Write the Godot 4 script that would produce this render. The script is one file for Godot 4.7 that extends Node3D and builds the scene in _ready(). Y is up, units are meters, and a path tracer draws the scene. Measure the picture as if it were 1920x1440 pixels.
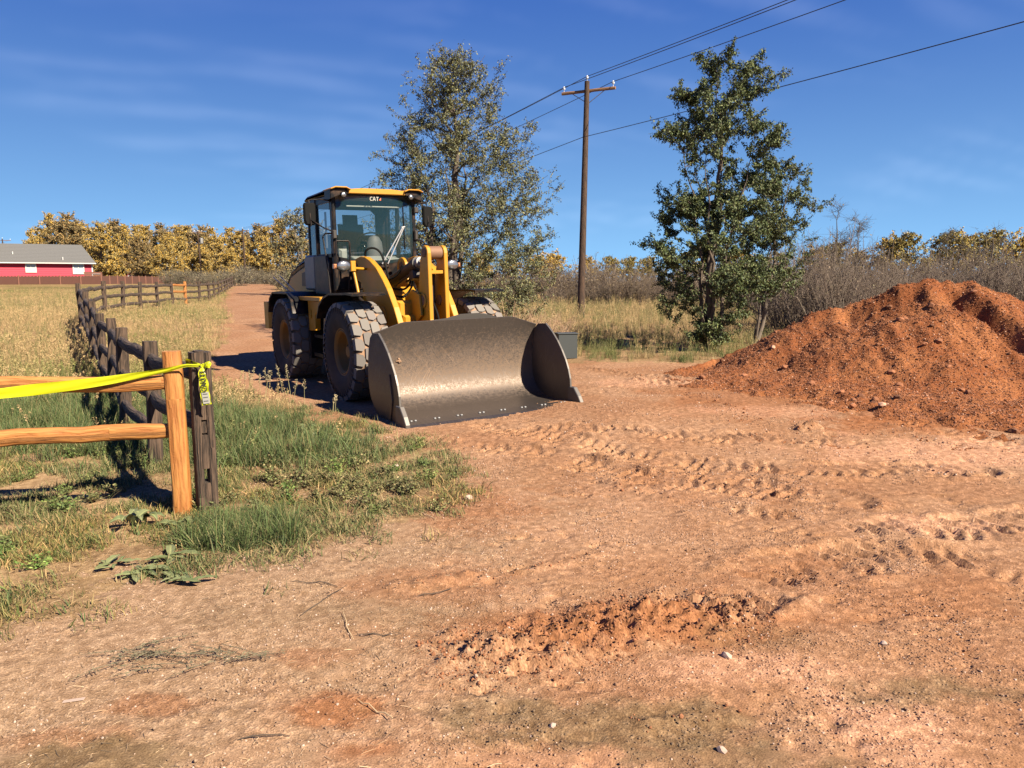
extends Node3D
# A wheel loader parked on a dirt road beside a rail fence, a heap of red dirt to the right.
# World: x to the right, y up, the view runs along -z. "d" below is the distance along the view, d = -z.

var M := {}          # materials
var rng := RandomNumberGenerator.new()
var na := FastNoiseLite.new()   # broad patches
var nb := FastNoiseLite.new()   # lumps
var nc := FastNoiseLite.new()   # small lumps
var taken := {}

func _ready():
	# ---- camera
	var cam := Camera3D.new()
	cam.name = "camera"
	cam.position = Vector3(0, 1.73, 0)
	cam.rotation_degrees = Vector3(-7.52, 0, 0)
	cam.fov = 52.66
	cam.near = 0.05
	cam.far = 3000.0
	add_child(cam)
	cam.current = true
	# ---- sky, exposure
	var env := Environment.new()
	env.background_mode = Environment.BG_SKY
	var sm := ProceduralSkyMaterial.new()
	sm.sky_top_color = Color(0.0045, 0.026, 0.150).linear_to_srgb()
	sm.sky_horizon_color = Color(0.112, 0.232, 0.365).linear_to_srgb()
	sm.sky_curve = 0.125
	sm.ground_bottom_color = Color(0.11, 0.075, 0.045).linear_to_srgb()
	sm.ground_horizon_color = Color(0.15, 0.13, 0.10).linear_to_srgb()
	sm.sun_angle_max = 4.0
	sm.sky_cover = cirrus()
	sm.sky_cover_modulate = Color(0.19, 0.195, 0.205, 1.0)
	var sky := Sky.new()
	sky.sky_material = sm
	env.sky = sky
	env.background_energy_multiplier = 1.0
	env.tonemap_mode = Environment.TONE_MAPPER_LINEAR
	env.tonemap_exposure = 3.0
	env.sdfgi_enabled = true
	env.ssao_enabled = true
	env.ssil_enabled = true
	var we := WorldEnvironment.new()
	we.name = "world_environment"
	we.environment = env
	add_child(we)
	# ---- sun: from the right and behind the camera, 39 degrees high
	var sun := DirectionalLight3D.new()
	sun.name = "sun"
	sun.light_energy = 1.6
	sun.light_color = Color(1.0, 0.94, 0.84)
	sun.light_angular_distance = 0.53
	sun.shadow_enabled = true
	add_child(sun)
	sun.look_at_from_position(Vector3.ZERO, Vector3(-0.93, -1.0, -0.80), Vector3.UP)

	rng.seed = 77
	for p in [[na, 11, 0.35, 3], [nb, 12, 1.3, 3], [nc, 13, 6.0, 3]]:
		p[0].seed = p[1]
		p[0].noise_type = FastNoiseLite.TYPE_SIMPLEX_SMOOTH
		p[0].frequency = p[2]
		p[0].fractal_octaves = p[3]
	materials()
	clock("materials")
	build_ground()
	clock("ground")
	build_dirt_pile()
	clock("dirt_pile")
	build_loader()
	clock("loader")
	build_fences()
	clock("fences")
	build_house()
	clock("house")
	build_poles()
	clock("poles")
	build_trees()
	clock("trees")
	build_background()
	clock("background")
	build_plants()
	clock("plants")
	build_small_things()
	clock("small_things")

# ------------------------------------------------------------------ helpers
func clock(what: String):
	print(what, " ", Time.get_ticks_msec() / 1000.0)

func numbered(called: String) -> String:
	if not taken.has(called):
		taken[called] = 0
		return called
	taken[called] += 1
	return "%s_%03d" % [called, taken[called]]

func tag(o: Node, label := "", category := "", group := "", kind := ""):
	for e in [["label", label], ["category", category], ["group", group], ["kind", kind]]:
		if e[1] != "":
			o.set_meta(e[0], e[1])
	return o

func thing(called: String, label: String, category: String, at := Vector3.ZERO, turn := 0.0, group := "") -> Node3D:
	var o := Node3D.new()
	o.name = numbered(called)
	add_child(o)
	o.position = at
	o.rotation.y = turn
	tag(o, label, category, group)
	return o

func part(called: String, mb, mat, parent: Node, at := Vector3.ZERO) -> MeshInstance3D:
	var o := MeshInstance3D.new()
	o.name = called
	o.mesh = mb.mesh() if mb is MB else mb
	o.material_override = mat if mat is Material else M[mat]
	parent.add_child(o, true)
	o.position = at
	return o

func single(called: String, mb, mat, label: String, category: String, at := Vector3.ZERO, group := "") -> MeshInstance3D:
	var o := MeshInstance3D.new()
	o.name = numbered(called)
	o.mesh = mb.mesh() if mb is MB else mb
	o.material_override = mat if mat is Material else M[mat]
	add_child(o)
	o.position = at
	tag(o, label, category, group)
	return o

func copy_of(o: Node3D, label := "", at := Vector3.ZERO, turn := 0.0, size := Vector3.ONE) -> Node3D:
	var c: Node3D = o.duplicate()
	var kind := String(o.name)
	if kind.length() > 4 and kind[-4] == "_" and kind.substr(kind.length() - 3).is_valid_int():
		kind = kind.substr(0, kind.length() - 4)
	c.name = numbered(kind)
	add_child(c)
	c.position = at
	c.rotation = Vector3(0, turn, 0)
	c.scale = size
	if label != "":
		c.set_meta("label", label)
	return c

func many(called: String, m: Mesh, mat, xf: Array, cols: PackedColorArray, parent: Node = self, label := "", category := "") -> MultiMeshInstance3D:
	var mm := MultiMesh.new()
	mm.transform_format = MultiMesh.TRANSFORM_3D
	mm.use_colors = true
	mm.mesh = m
	mm.instance_count = xf.size()
	for i in xf.size():
		mm.set_instance_transform(i, xf[i])
		mm.set_instance_color(i, cols[i])
	var o := MultiMeshInstance3D.new()
	o.name = numbered(called) if parent == self else called
	o.multimesh = mm
	o.material_override = mat if mat is Material else M[mat]
	parent.add_child(o, true)
	tag(o, label, category, "", "stuff")
	return o

func ss(a: float, b: float, v: float) -> float:
	return smoothstep(a, b, v)

func rr(a: float, b: float) -> float:
	return rng.randf_range(a, b)

func turned(yaw: float, pitch := 0.0, roll := 0.0) -> Basis:
	return Basis.from_euler(Vector3(pitch, yaw, roll))

func along(a: Vector3, b: Vector3) -> Basis:
	# y axis runs from a to b
	var y := (b - a).normalized()
	var h := Vector3.FORWARD if absf(y.dot(Vector3.UP)) > 0.95 else Vector3.UP
	var x := h.cross(y).normalized()
	return Basis(x, y, x.cross(y).normalized())

# collects faces; front faces run clockwise
class MB:
	var v := PackedVector3Array()
	var n := PackedVector3Array()
	var c := PackedColorArray()
	var u := PackedVector2Array()
	var ix := PackedInt32Array()
	var col := Color.WHITE
	var xf := Transform3D.IDENTITY

	func tri(a: Vector3, b: Vector3, d: Vector3, out := Vector3.ZERO):
		poly([a, b, d], out)

	func poly(p: Array, out := Vector3.ZERO, uv := []):
		# flat convex face; "out" tells which side is the outside
		var q := []
		for e in p:
			q.append(xf * e)
		var nn: Vector3 = (q[2] - q[0]).cross(q[1] - q[0])
		if nn.length_squared() < 1e-14 and q.size() > 3:
			nn = (q[3] - q[0]).cross(q[2] - q[0])
		nn = nn.normalized()
		var back: bool = out != Vector3.ZERO and nn.dot(xf.basis * out) < 0.0
		if back:
			nn = -nn
		var k := v.size()
		var t := nn.cross(Vector3.UP if absf(nn.y) < 0.9 else Vector3.RIGHT).normalized()
		var w := nn.cross(t)
		for i in q.size():
			v.append(q[i])
			n.append(nn)
			c.append(col)
			u.append(uv[i] if uv.size() else Vector2(q[i].dot(t), q[i].dot(w)))
		for i in range(1, q.size() - 1):
			if back:
				ix.append_array([k, k + i + 1, k + i])
			else:
				ix.append_array([k, k + i, k + i + 1])

	func grid(p: PackedVector3Array, nu: int, nv: int, wrap := false, flip := false, uvs := PackedVector2Array(), cols := PackedColorArray()):
		# nv rows of nu points; smooth normals
		var k := v.size()
		var nn := PackedVector3Array()
		nn.resize(p.size())
		var f := PackedInt32Array()
		for j in nv - 1:
			for i in (nu if wrap else nu - 1):
				var i2 := (i + 1) % nu
				var a := j * nu + i
				var b := j * nu + i2
				var e := (j + 1) * nu + i2
				var g := (j + 1) * nu + i
				var fn := (p[e] - p[a]).cross(p[b] - p[a]) + (p[g] - p[a]).cross(p[e] - p[a])
				if flip:
					fn = -fn
					f.append_array([a, e, b, a, g, e])
				else:
					f.append_array([a, b, e, a, e, g])
				nn[a] += fn
				nn[b] += fn
				nn[e] += fn
				nn[g] += fn
		for i in p.size():
			v.append(xf * p[i])
			n.append((xf.basis * nn[i]).normalized())
			c.append(cols[i] if cols.size() else col)
			u.append(uvs[i] if uvs.size() else Vector2(p[i].x, p[i].y))
		for i in f:
			ix.append(k + i)

	func prism(p: PackedVector2Array, h0: float, h1: float, bev := 0.0, axes := Basis.IDENTITY):
		# outline p in the plane of axes.x and axes.y, from h0 to h1 along axes.z, with chamfered rims
		var area := 0.0
		var m := p.size()
		for i in m:
			area += p[i].cross(p[(i + 1) % m])
		var q := p
		if area < 0.0:
			q = p.duplicate()
			q.reverse()
		var inner := PackedVector2Array()
		for i in m:
			var e1 := (q[i] - q[(i + m - 1) % m]).normalized()
			var e2 := (q[(i + 1) % m] - q[i]).normalized()
			var n1 := Vector2(-e1.y, e1.x)
			var n2 := Vector2(-e2.y, e2.x)
			var s := n1 + n2
			var l := maxf(s.dot(n1), 0.4)
			inner.append(q[i] + s / l * bev)
		var at := func(w: Vector2, h: float) -> Vector3: return axes * Vector3(w.x, w.y, h)
		var tris := Geometry2D.triangulate_polygon(inner if bev > 0.0 else q)
		for side in [0, 1]:
			var h: float = h0 if side == 0 else h1
			var o: Vector3 = axes.z * (-1.0 if side == 0 else 1.0)
			var ring := inner if bev > 0.0 else q
			for i in range(0, tris.size(), 3):
				poly([at.call(ring[tris[i]], h), at.call(ring[tris[i + 1]], h), at.call(ring[tris[i + 2]], h)], o)
		for i in m:
			var j := (i + 1) % m
			var e := (q[j] - q[i]).normalized()
			var o := axes * Vector3(e.y, -e.x, 0)
			poly([at.call(q[i], h0 + bev), at.call(q[j], h0 + bev), at.call(q[j], h1 - bev), at.call(q[i], h1 - bev)], o)
			if bev > 0.0:
				poly([at.call(inner[i], h0), at.call(inner[j], h0), at.call(q[j], h0 + bev), at.call(q[i], h0 + bev)], o - axes.z)
				poly([at.call(inner[i], h1), at.call(inner[j], h1), at.call(q[j], h1 - bev), at.call(q[i], h1 - bev)], o + axes.z)

	func box(at: Vector3, s: Vector3, bev := 0.01, b := Basis.IDENTITY):
		var keep := xf
		xf = xf * Transform3D(b, at)
		var x := s.x / 2.0
		var y := s.y / 2.0
		prism(PackedVector2Array([Vector2(-x, -y), Vector2(x, -y), Vector2(x, y), Vector2(-x, y)]), -s.z / 2.0, s.z / 2.0, minf(bev, minf(s.z, minf(s.x, s.y)) * 0.4))
		xf = keep

	func span(x0: float, x1: float, y0: float, y1: float, z0: float, z1: float, bev := 0.01):
		box(Vector3(x0 + x1, y0 + y1, z0 + z1) / 2.0, Vector3(x1 - x0, y1 - y0, z1 - z0), bev)

	func tube(path: PackedVector3Array, rad: PackedFloat32Array, sides := 8, cap := true):
		var p := PackedVector3Array()
		var uvs := PackedVector2Array()
		var m := path.size()
		var side := Vector3.ZERO
		var run := 0.0
		for i in m:
			var y := (path[mini(i + 1, m - 1)] - path[maxi(i - 1, 0)]).normalized()
			if side == Vector3.ZERO:
				side = (Vector3.UP if absf(y.y) < 0.9 else Vector3.RIGHT).cross(y).normalized()
			side = (side - y * side.dot(y)).normalized()
			var w := y.cross(side)
			if i > 0:
				run += path[i].distance_to(path[i - 1])
			for k in sides:
				var a := TAU * k / sides
				p.append(path[i] + (side * cos(a) + w * sin(a)) * rad[mini(i, rad.size() - 1)])
				uvs.append(Vector2(float(k) / sides, run))
		grid(p, sides, m, true, true, uvs)
		if cap:
			for e in [0, m - 1]:
				var ring := []
				for k in sides:
					ring.append(p[e * sides + k])
				poly(ring, path[e] - path[1 if e == 0 else m - 2])

	func rod(a: Vector3, b: Vector3, r0: float, r1 := -1.0, sides := 10):
		tube(PackedVector3Array([a, b]), PackedFloat32Array([r0, r0 if r1 < 0.0 else r1]), sides)

	func lathe(prof: PackedVector2Array, sides := 32, axes := Basis.IDENTITY, at := Vector3.ZERO):
		# prof: x = radius, y = height along axes.y
		var p := PackedVector3Array()
		for e in prof:
			for k in sides:
				var a := TAU * k / sides
				p.append(at + axes * Vector3(cos(a) * e.x, e.y, sin(a) * e.x))
		grid(p, sides, prof.size(), true, false)

	func mesh() -> ArrayMesh:
		var a := []
		a.resize(Mesh.ARRAY_MAX)
		a[Mesh.ARRAY_VERTEX] = v
		a[Mesh.ARRAY_NORMAL] = n
		a[Mesh.ARRAY_COLOR] = c
		a[Mesh.ARRAY_TEX_UV] = u
		a[Mesh.ARRAY_INDEX] = ix
		var m := ArrayMesh.new()
		m.add_surface_from_arrays(Mesh.PRIMITIVE_TRIANGLES, a)
		return m

# ------------------------------------------------------------------ textures and materials
func noise_bytes(size: int, seed_: int, freq: float, oct := 4, kind := FastNoiseLite.TYPE_SIMPLEX_SMOOTH) -> PackedByteArray:
	var f := FastNoiseLite.new()
	f.seed = seed_
	f.noise_type = kind
	f.frequency = freq
	f.fractal_octaves = oct
	if kind == FastNoiseLite.TYPE_CELLULAR:
		f.cellular_return_type = FastNoiseLite.RETURN_DISTANCE
		f.fractal_type = FastNoiseLite.FRACTAL_NONE
	var im := f.get_seamless_image(size, size, false, false, 0.12, true)
	im.convert(Image.FORMAT_L8)
	return im.get_data()

func tex(size_x: int, size_y: int, rgb: PackedByteArray) -> ImageTexture:
	return ImageTexture.create_from_image(Image.create_from_data(size_x, size_y, false, Image.FORMAT_RGB8, rgb))

func cirrus() -> ImageTexture:
	# thin streaks of high cloud, white with varying alpha, all round the sky
	var w := 1024
	var h := 512
	var f := FastNoiseLite.new()
	f.seed = 7
	f.frequency = 1.0
	f.fractal_octaves = 5
	var g := FastNoiseLite.new()
	g.seed = 21
	g.frequency = 1.0
	g.fractal_octaves = 2
	var data := PackedByteArray()
	data.resize(w * h * 4)
	data.fill(255)
	for y in h:
		var el := PI / 2.0 - PI * (y + 0.5) / h
		for x in w:
			var k := (y * w + x) * 4 + 3
			if el < 0.0:
				data[k] = 0
				continue
			var az := TAU * x / w
			var rad := 1.0 / (sin(el) + 0.16)      # a flat layer seen from below
			var px := cos(az) * rad
			var pz := sin(az) * rad
			var st := f.get_noise_2d((pz * 0.94 + px * 0.34) * 0.9 + 3.0, (pz * 0.34 - px * 0.94) * 5.0)
			var pa := g.get_noise_2d(px * 0.45 + 11.0, pz * 0.7)
			var a := clampf((st + 0.08) * 1.9, 0.0, 1.0) * clampf(pa * 2.2 + 0.40, 0.0, 1.0)
			data[k] = int(clampf(a * 0.62, 0.0, 1.0) * 255.0)
	return ImageTexture.create_from_image(Image.create_from_data(w, h, false, Image.FORMAT_RGBA8, data))

func mat(called: String, color: Color, rough := 0.8, metal := 0.0) -> StandardMaterial3D:
	# color: linear base colour
	var m := StandardMaterial3D.new()
	m.resource_name = called
	m.albedo_color = color.linear_to_srgb()
	m.roughness = rough
	m.metallic = metal
	M[called] = m
	return m

func tinted(called: String, rough := 0.8, back := 0.0) -> StandardMaterial3D:
	# takes its colour from the mesh and from the copies
	var m := mat(called, Color.WHITE, rough)
	m.vertex_color_use_as_albedo = true
	if back > 0.0:
		m.backlight_enabled = true
		m.backlight = Color(back, back, back * 0.6)
	return m

func materials():
	# --- soil: grains, pebbles and crumbs
	var n := 1024
	var grit := noise_bytes(n, 21, 0.16, 3)
	var lump := noise_bytes(n, 22, 0.02, 5)
	var peb := noise_bytes(n, 23, 0.055, 1, FastNoiseLite.TYPE_CELLULAR)
	var peb2 := noise_bytes(n, 24, 0.025, 1, FastNoiseLite.TYPE_CELLULAR)
	var rgb := PackedByteArray()
	var hgt := PackedByteArray()
	rgb.resize(n * n * 3)
	hgt.resize(n * n * 3)
	var r2 := RandomNumberGenerator.new()
	r2.seed = 3
	for i in n * n:
		var g := grit[i] / 255.0
		var l := lump[i] / 255.0
		var stone := clampf((0.30 - peb[i] / 255.0) * 5.0, 0.0, 1.0)
		var stone2 := clampf((0.16 - peb2[i] / 255.0) * 7.0, 0.0, 1.0)
		var val := 0.70 + (g - 0.5) * 0.34 + (l - 0.5) * 0.22 + stone * 0.10 * (l - 0.25) * 2.0 + r2.randf_range(-0.06, 0.06)
		val += stone2 * 0.12
		var hue := (l - 0.5) * 0.10 + stone2 * 0.05
		rgb[i * 3] = int(clampf(val, 0.0, 1.0) * 255.0)
		rgb[i * 3 + 1] = int(clampf(val * (0.985 + hue * 0.5), 0.0, 1.0) * 255.0)
		rgb[i * 3 + 2] = int(clampf(val * (0.96 + hue), 0.0, 1.0) * 255.0)
		var hh := int(clampf(0.25 + g * 0.28 + l * 0.28 + stone * 0.22 + stone2 * 0.35, 0.0, 1.0) * 255.0)
		hgt[i * 3] = hh
		hgt[i * 3 + 1] = hh
		hgt[i * 3 + 2] = hh
	var t_soil := tex(n, n, rgb)
	var t_soil_h := tex(n, n, hgt)
	for e in [["soil", 1.0, 0.8], ["heap_soil", 1.0, 1.3]]:
		var m := mat(e[0], Color.WHITE, 0.96)
		m.vertex_color_use_as_albedo = true
		m.albedo_texture = t_soil
		m.heightmap_enabled = true
		m.heightmap_texture = t_soil_h
		m.heightmap_scale = e[2]
		m.metallic_specular = 0.2
	# --- wood with grain running along v
	for e in [["new_wood", Color(0.35, 0.155, 0.038), Color(0.23, 0.082, 0.016), 0.7, 31], ["old_wood", Color(0.088, 0.056, 0.037), Color(0.020, 0.013, 0.009), 0.95, 32], ["pole_wood", Color(0.062, 0.034, 0.020), Color(0.022, 0.013, 0.009), 0.9, 33], ["arm_wood", Color(0.25, 0.135, 0.065), Color(0.11, 0.06, 0.03), 0.9, 34]]:
		var m := mat(e[0], Color.WHITE, e[3])
		var t := wood(e[1], e[2], e[4])
		m.albedo_texture = t[0]
		m.heightmap_enabled = true
		m.heightmap_texture = t[1]
		m.heightmap_scale = 0.9 if e[0] == "old_wood" else 0.45
	# --- worn bucket steel: bare scratched metal, rust film and dried mud in grains
	steel()
	mat("yellow", Color(0.37, 0.172, 0.006), 0.45)
	dusty(M.yellow, 41, 0.035)
	mat("grey_paint", Color(0.085, 0.09, 0.10), 0.45)
	dusty(M.grey_paint, 42, 0.09)
	mat("black_paint", Color(0.008, 0.0085, 0.010), 0.38)
	M.black_paint.metallic_specular = 0.25
	dusty(M.black_paint, 43, 0.07)
	mat("black_rubber", Color(0.008, 0.008, 0.008), 0.7)
	M.black_rubber.metallic_specular = 0.2
	mat("dark_iron", Color(0.035, 0.03, 0.027), 0.6, 0.3)
	mat("chrome", Color(0.75, 0.75, 0.76), 0.18, 1.0)
	mat("bare_steel", Color(0.115, 0.105, 0.096), 0.5, 0.6)
	mat("bright_steel", Color(0.38, 0.38, 0.38), 0.35, 0.6)
	mat("pin_rust", Color(0.16, 0.085, 0.05), 0.7, 0.2)
	mat("rim_paint", Color(0.20, 0.105, 0.024), 0.7)
	mat("lens", Color(0.27, 0.28, 0.29), 0.16, 0.85).clearcoat_enabled = true
	mat("amber", Color(0.40, 0.17, 0.08), 0.25)
	mat("cloth_navy", Color(0.012, 0.018, 0.035), 0.9)
	mat("cab_grey", Color(0.085, 0.095, 0.10), 0.6)
	mat("cab_light", Color(0.30, 0.33, 0.30), 0.6)
	mat("white_print", Color(0.30, 0.30, 0.27), 0.5)
	mat("red_print", Color(0.55, 0.12, 0.05), 0.5)
	mat("black_print", Color(0.02, 0.02, 0.015), 0.6)
	var gl := mat("glass", Color(0.05, 0.09, 0.10), 0.03)
	gl.transparency = BaseMaterial3D.TRANSPARENCY_ALPHA
	gl.albedo_color = Color(0.16, 0.26, 0.28, 0.30)
	var pg := mat("house_glass", Color(0.25, 0.3, 0.33), 0.05)
	pg.clearcoat_enabled = true
	tinted("tyre_rubber", 0.92)
	tinted("leaf", 0.68, 0.35)
	tinted("far_leaf", 0.8, 0.30)
	tinted("grass_blade", 0.75, 0.30)
	tinted("bark", 0.95)
	tinted("twig", 0.95)
	tinted("clod", 0.97)
	tinted("broad_leaf", 0.6, 0.25)
	mat("tape", Color(0.40, 0.43, 0.01), 0.35)
	M.tape.backlight_enabled = true
	M.tape.backlight = Color(0.5, 0.55, 0.05)
	mat("wire", Color(0.02, 0.02, 0.022), 0.6)
	mat("insulator", Color(0.55, 0.58, 0.6), 0.2)
	mat("galvanised", Color(0.19, 0.19, 0.19), 0.6, 0.4)
	mat("box_grey", Color(0.028, 0.034, 0.036), 0.6)
	mat("red_siding", Color(0.40, 0.023, 0.050), 0.7)
	mat("white_trim", Color(0.42, 0.42, 0.41), 0.6)
	mat("shed_red", Color(0.5, 0.05, 0.07), 0.7)
	mat("picket_wood", Color(0.080, 0.032, 0.022), 0.9)
	mat("deck_brown", Color(0.17, 0.075, 0.05), 0.9)
	speckled("shingle", Color(0.075, 0.075, 0.075), Color(0.115, 0.115, 0.112), 51, 0.25)
	mat("rock_pale", Color(0.34, 0.25, 0.20), 0.9)
	mat("asphalt_dark", Color(0.05, 0.05, 0.055), 0.9)
	for k in ["leaf", "far_leaf", "grass_blade", "broad_leaf", "tape", "glass", "picket_wood", "bark", "twig", "black_rubber"]:
		M[k].cull_mode = BaseMaterial3D.CULL_DISABLED

func speckled(called: String, a: Color, b: Color, seed_: int, scale: float):
	var m := mat(called, Color.WHITE, 0.95)
	var n := 256
	var d := noise_bytes(n, seed_, 0.12, 3)
	var rgb := PackedByteArray()
	rgb.resize(n * n * 3)
	for i in n * n:
		var c := a.lerp(b, d[i] / 255.0).linear_to_srgb()
		rgb[i * 3] = int(c.r * 255)
		rgb[i * 3 + 1] = int(c.g * 255)
		rgb[i * 3 + 2] = int(c.b * 255)
	m.albedo_texture = tex(n, n, rgb)
	m.uv1_triplanar = true
	m.uv1_scale = Vector3.ONE * scale

func dusty(m: StandardMaterial3D, seed_: int, amount: float):
	# specks and smears of tan road dust over paint
	var n := 512
	var a := noise_bytes(n, seed_, 0.012, 5)
	var b := noise_bytes(n, seed_ + 100, 0.2, 2)
	var d := PackedByteArray()
	d.resize(n * n * 4)
	for i in n * n:
		var k := clampf((a[i] / 255.0 - 0.42) * 1.6, 0.0, 1.0) * (0.35 + b[i] / 255.0)
		k += 0.5 if b[i] > 222 else 0.0
		d[i * 4] = 176
		d[i * 4 + 1] = 136
		d[i * 4 + 2] = 104
		d[i * 4 + 3] = int(clampf(k * amount * 2.0, 0.0, 0.9) * 255.0)
	m.detail_enabled = true
	m.detail_albedo = ImageTexture.create_from_image(Image.create_from_data(n, n, false, Image.FORMAT_RGBA8, d))
	m.detail_blend_mode = BaseMaterial3D.BLEND_MODE_MIX
	m.uv1_scale = Vector3(0.8, 0.8, 0.8)

func wood(light: Color, dark: Color, seed_: int) -> Array:
	var w := 128
	var h := 512
	var f := FastNoiseLite.new()
	f.seed = seed_
	f.frequency = 0.035
	f.fractal_octaves = 4
	var g := FastNoiseLite.new()
	g.seed = seed_ + 50
	g.frequency = 0.006
	var rgb := PackedByteArray()
	var hgt := PackedByteArray()
	rgb.resize(w * h * 3)
	hgt.resize(w * h * 3)
	for y in h:
		for x in w:
			# wraps round in x; v runs along the grain
			var ca := cos(TAU * x / w) * 26.0
			var sa := sin(TAU * x / w) * 26.0
			var warp := g.get_noise_3d(ca, sa, y * 2.0) * 10.0
			var s := f.get_noise_3d(ca * 2.2 + warp, sa * 2.2, y * 0.16)
			var fine := f.get_noise_3d(ca * 8.0, sa * 8.0, y * 0.4 + 400.0)
			var k := clampf(0.5 + s * 1.15 + fine * 0.5, 0.0, 1.0)
			var crack := 1.0 if s < -0.33 else 0.0
			var c := dark.lerp(light, k * (1.0 - crack * 0.6)).linear_to_srgb()
			var i := (y * w + x) * 3
			rgb[i] = int(c.r * 255)
			rgb[i + 1] = int(c.g * 255)
			rgb[i + 2] = int(c.b * 255)
			var hh := int(clampf(k * 0.8 + 0.2 - crack * 0.3, 0.0, 1.0) * 255)
			hgt[i] = hh
			hgt[i + 1] = hh
			hgt[i + 2] = hh
	return [tex(w, h, rgb), tex(w, h, hgt)]

func steel():
	# u across the bucket, v from the cutting edge (0) to the top lip (1)
	var n := 1024
	var a := noise_bytes(n, 61, 0.008, 5)
	var b := noise_bytes(n, 62, 0.09, 4)
	var cell := noise_bytes(n, 63, 0.03, 3)
	var rgb := PackedByteArray()
	var orm := PackedByteArray()
	rgb.resize(n * n * 3)
	orm.resize(n * n * 3)
	for y in n:
		var vv := 1.0 - float(y) / n
		for x in n:
			var i := y * n + x
			var pa := a[i] / 255.0 - 0.5
			var gr := b[i] / 255.0 - 0.5
			var ce := cell[i] / 255.0 - 0.5
			# dried mud sits where the load does not rub: the middle of the back; the floor is rubbed bare
			var mud := clampf(0.40 + ce * 0.7 + gr * 0.8 + (0.12 - absf(vv - 0.57)) * 3.6, 0.0, 1.0)
			var rust := clampf(0.5 + pa * 0.8 + gr * 0.7 + (vv - 0.67) * 5.0, 0.0, 1.0)
			var c := Color(0.112, 0.094, 0.083)
			c = c.lerp(Color(0.024, 0.017, 0.0125), rust * 0.85)
			c = c.lerp(Color(0.125, 0.078, 0.045), mud * 0.72)
			c = c * (1.0 + gr * 0.28)
			c = c.linear_to_srgb()
			rgb[i * 3] = int(clampf(c.r, 0, 1) * 255)
			rgb[i * 3 + 1] = int(clampf(c.g, 0, 1) * 255)
			rgb[i * 3 + 2] = int(clampf(c.b, 0, 1) * 255)
			var rough := clampf(0.43 + mud * 0.30 + rust * 0.28 + gr * 0.15, 0.2, 0.95)
			orm[i * 3] = int(rough * 255)
			orm[i * 3 + 1] = orm[i * 3]
			orm[i * 3 + 2] = int(clampf(0.80 - mud * 0.65 - rust * 0.7, 0.0, 1.0) * 255)
	# long scratches along the digging direction and slantwise
	var im := Image.create_from_data(n, n, false, Image.FORMAT_RGB8, rgb)
	var r2 := RandomNumberGenerator.new()
	r2.seed = 8
	for k in 520:
		var x := r2.randf() * n
		var y := r2.randf() * n
		var sl := r2.randf_range(-0.9, 0.9)
		var len_ := int(r2.randf_range(20, 150))
		var br := r2.randf_range(0.75, 1.5)
		for s in len_:
			var xi := int(x + sl * s) % n
			var yi := int(y + s) % n
			if xi < 0:
				continue
			var c := im.get_pixel(xi, yi)
			im.set_pixel(xi, yi, Color(c.r * br, c.g * br, c.b * br).clamp())
	var m := mat("bucket_steel", Color.WHITE, 1.0, 1.0)
	m.albedo_texture = ImageTexture.create_from_image(im)
	var t := tex(n, n, orm)
	m.roughness_texture = t
	m.roughness_texture_channel = BaseMaterial3D.TEXTURE_CHANNEL_RED
	m.metallic_texture = t
	m.metallic_texture_channel = BaseMaterial3D.TEXTURE_CHANNEL_BLUE
	m.anisotropy_enabled = false

# ------------------------------------------------------------------ ground
const GRASS_EDGE := [Vector2(-3.00, 3.27), Vector2(-2.55, 3.67), Vector2(-2.36, 4.10), Vector2(-2.36, 4.59), Vector2(-2.06, 4.73), Vector2(-1.51, 4.82), Vector2(-1.18, 5.20), Vector2(-0.76, 5.38), Vector2(-0.48, 6.14), Vector2(-0.50, 7.05), Vector2(-1.10, 8.0), Vector2(-1.75, 9.0), Vector2(-2.95, 10.2), Vector2(-4.4, 11.9), Vector2(-6.0, 14.2), Vector2(-6.9, 18.0), Vector2(-9.6, 26.0), Vector2(-14.9, 40.0), Vector2(-29.0, 80.0), Vector2(-60.0, 170.0), Vector2(-400.0, 170.0), Vector2(-400.0, -20.0), Vector2(-8.0, -20.0)]
const LUSH := [Vector2(-7.90, 10.8), Vector2(-6.91, 11.4), Vector2(-5.0, 11.2), Vector2(-3.4, 9.9), Vector2(-1.9, 8.2), Vector2(-1.47, 7.49), Vector2(-2.21, 7.15), Vector2(-2.90, 7.2), Vector2(-3.85, 7.4), Vector2(-6.16, 8.6), Vector2(-8.5, 9.5)]
const TRACKS := [
	[Vector2(-0.92, 8.25), Vector2(0.22, 7.73), Vector2(1.13, 6.66), Vector2(2.11, 6.22)],
	[Vector2(0.3, 8.9), Vector2(1.18, 8.6), Vector2(2.18, 8.3), Vector2(3.46, 8.2)],
	[Vector2(1.0, 3.9), Vector2(1.7, 4.55), Vector2(2.45, 4.75), Vector2(3.3, 4.4)],
	[Vector2(2.2, 12.3), Vector2(3.3, 11.5), Vector2(4.0, 10.4), Vector2(4.6, 9.0), Vector2(5.4, 7.6)],
	[Vector2(1.6, 5.6), Vector2(2.3, 5.25), Vector2(3.3, 5.3), Vector2(4.4, 5.7)],
	[Vector2(-0.4, 9.2), Vector2(0.6, 8.2), Vector2(1.5, 7.4), Vector2(2.6, 7.0), Vector2(4.2, 7.0)],
	[Vector2(0.9, 7.9), Vector2(1.9, 6.7), Vector2(2.6, 6.0)],
]
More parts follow.
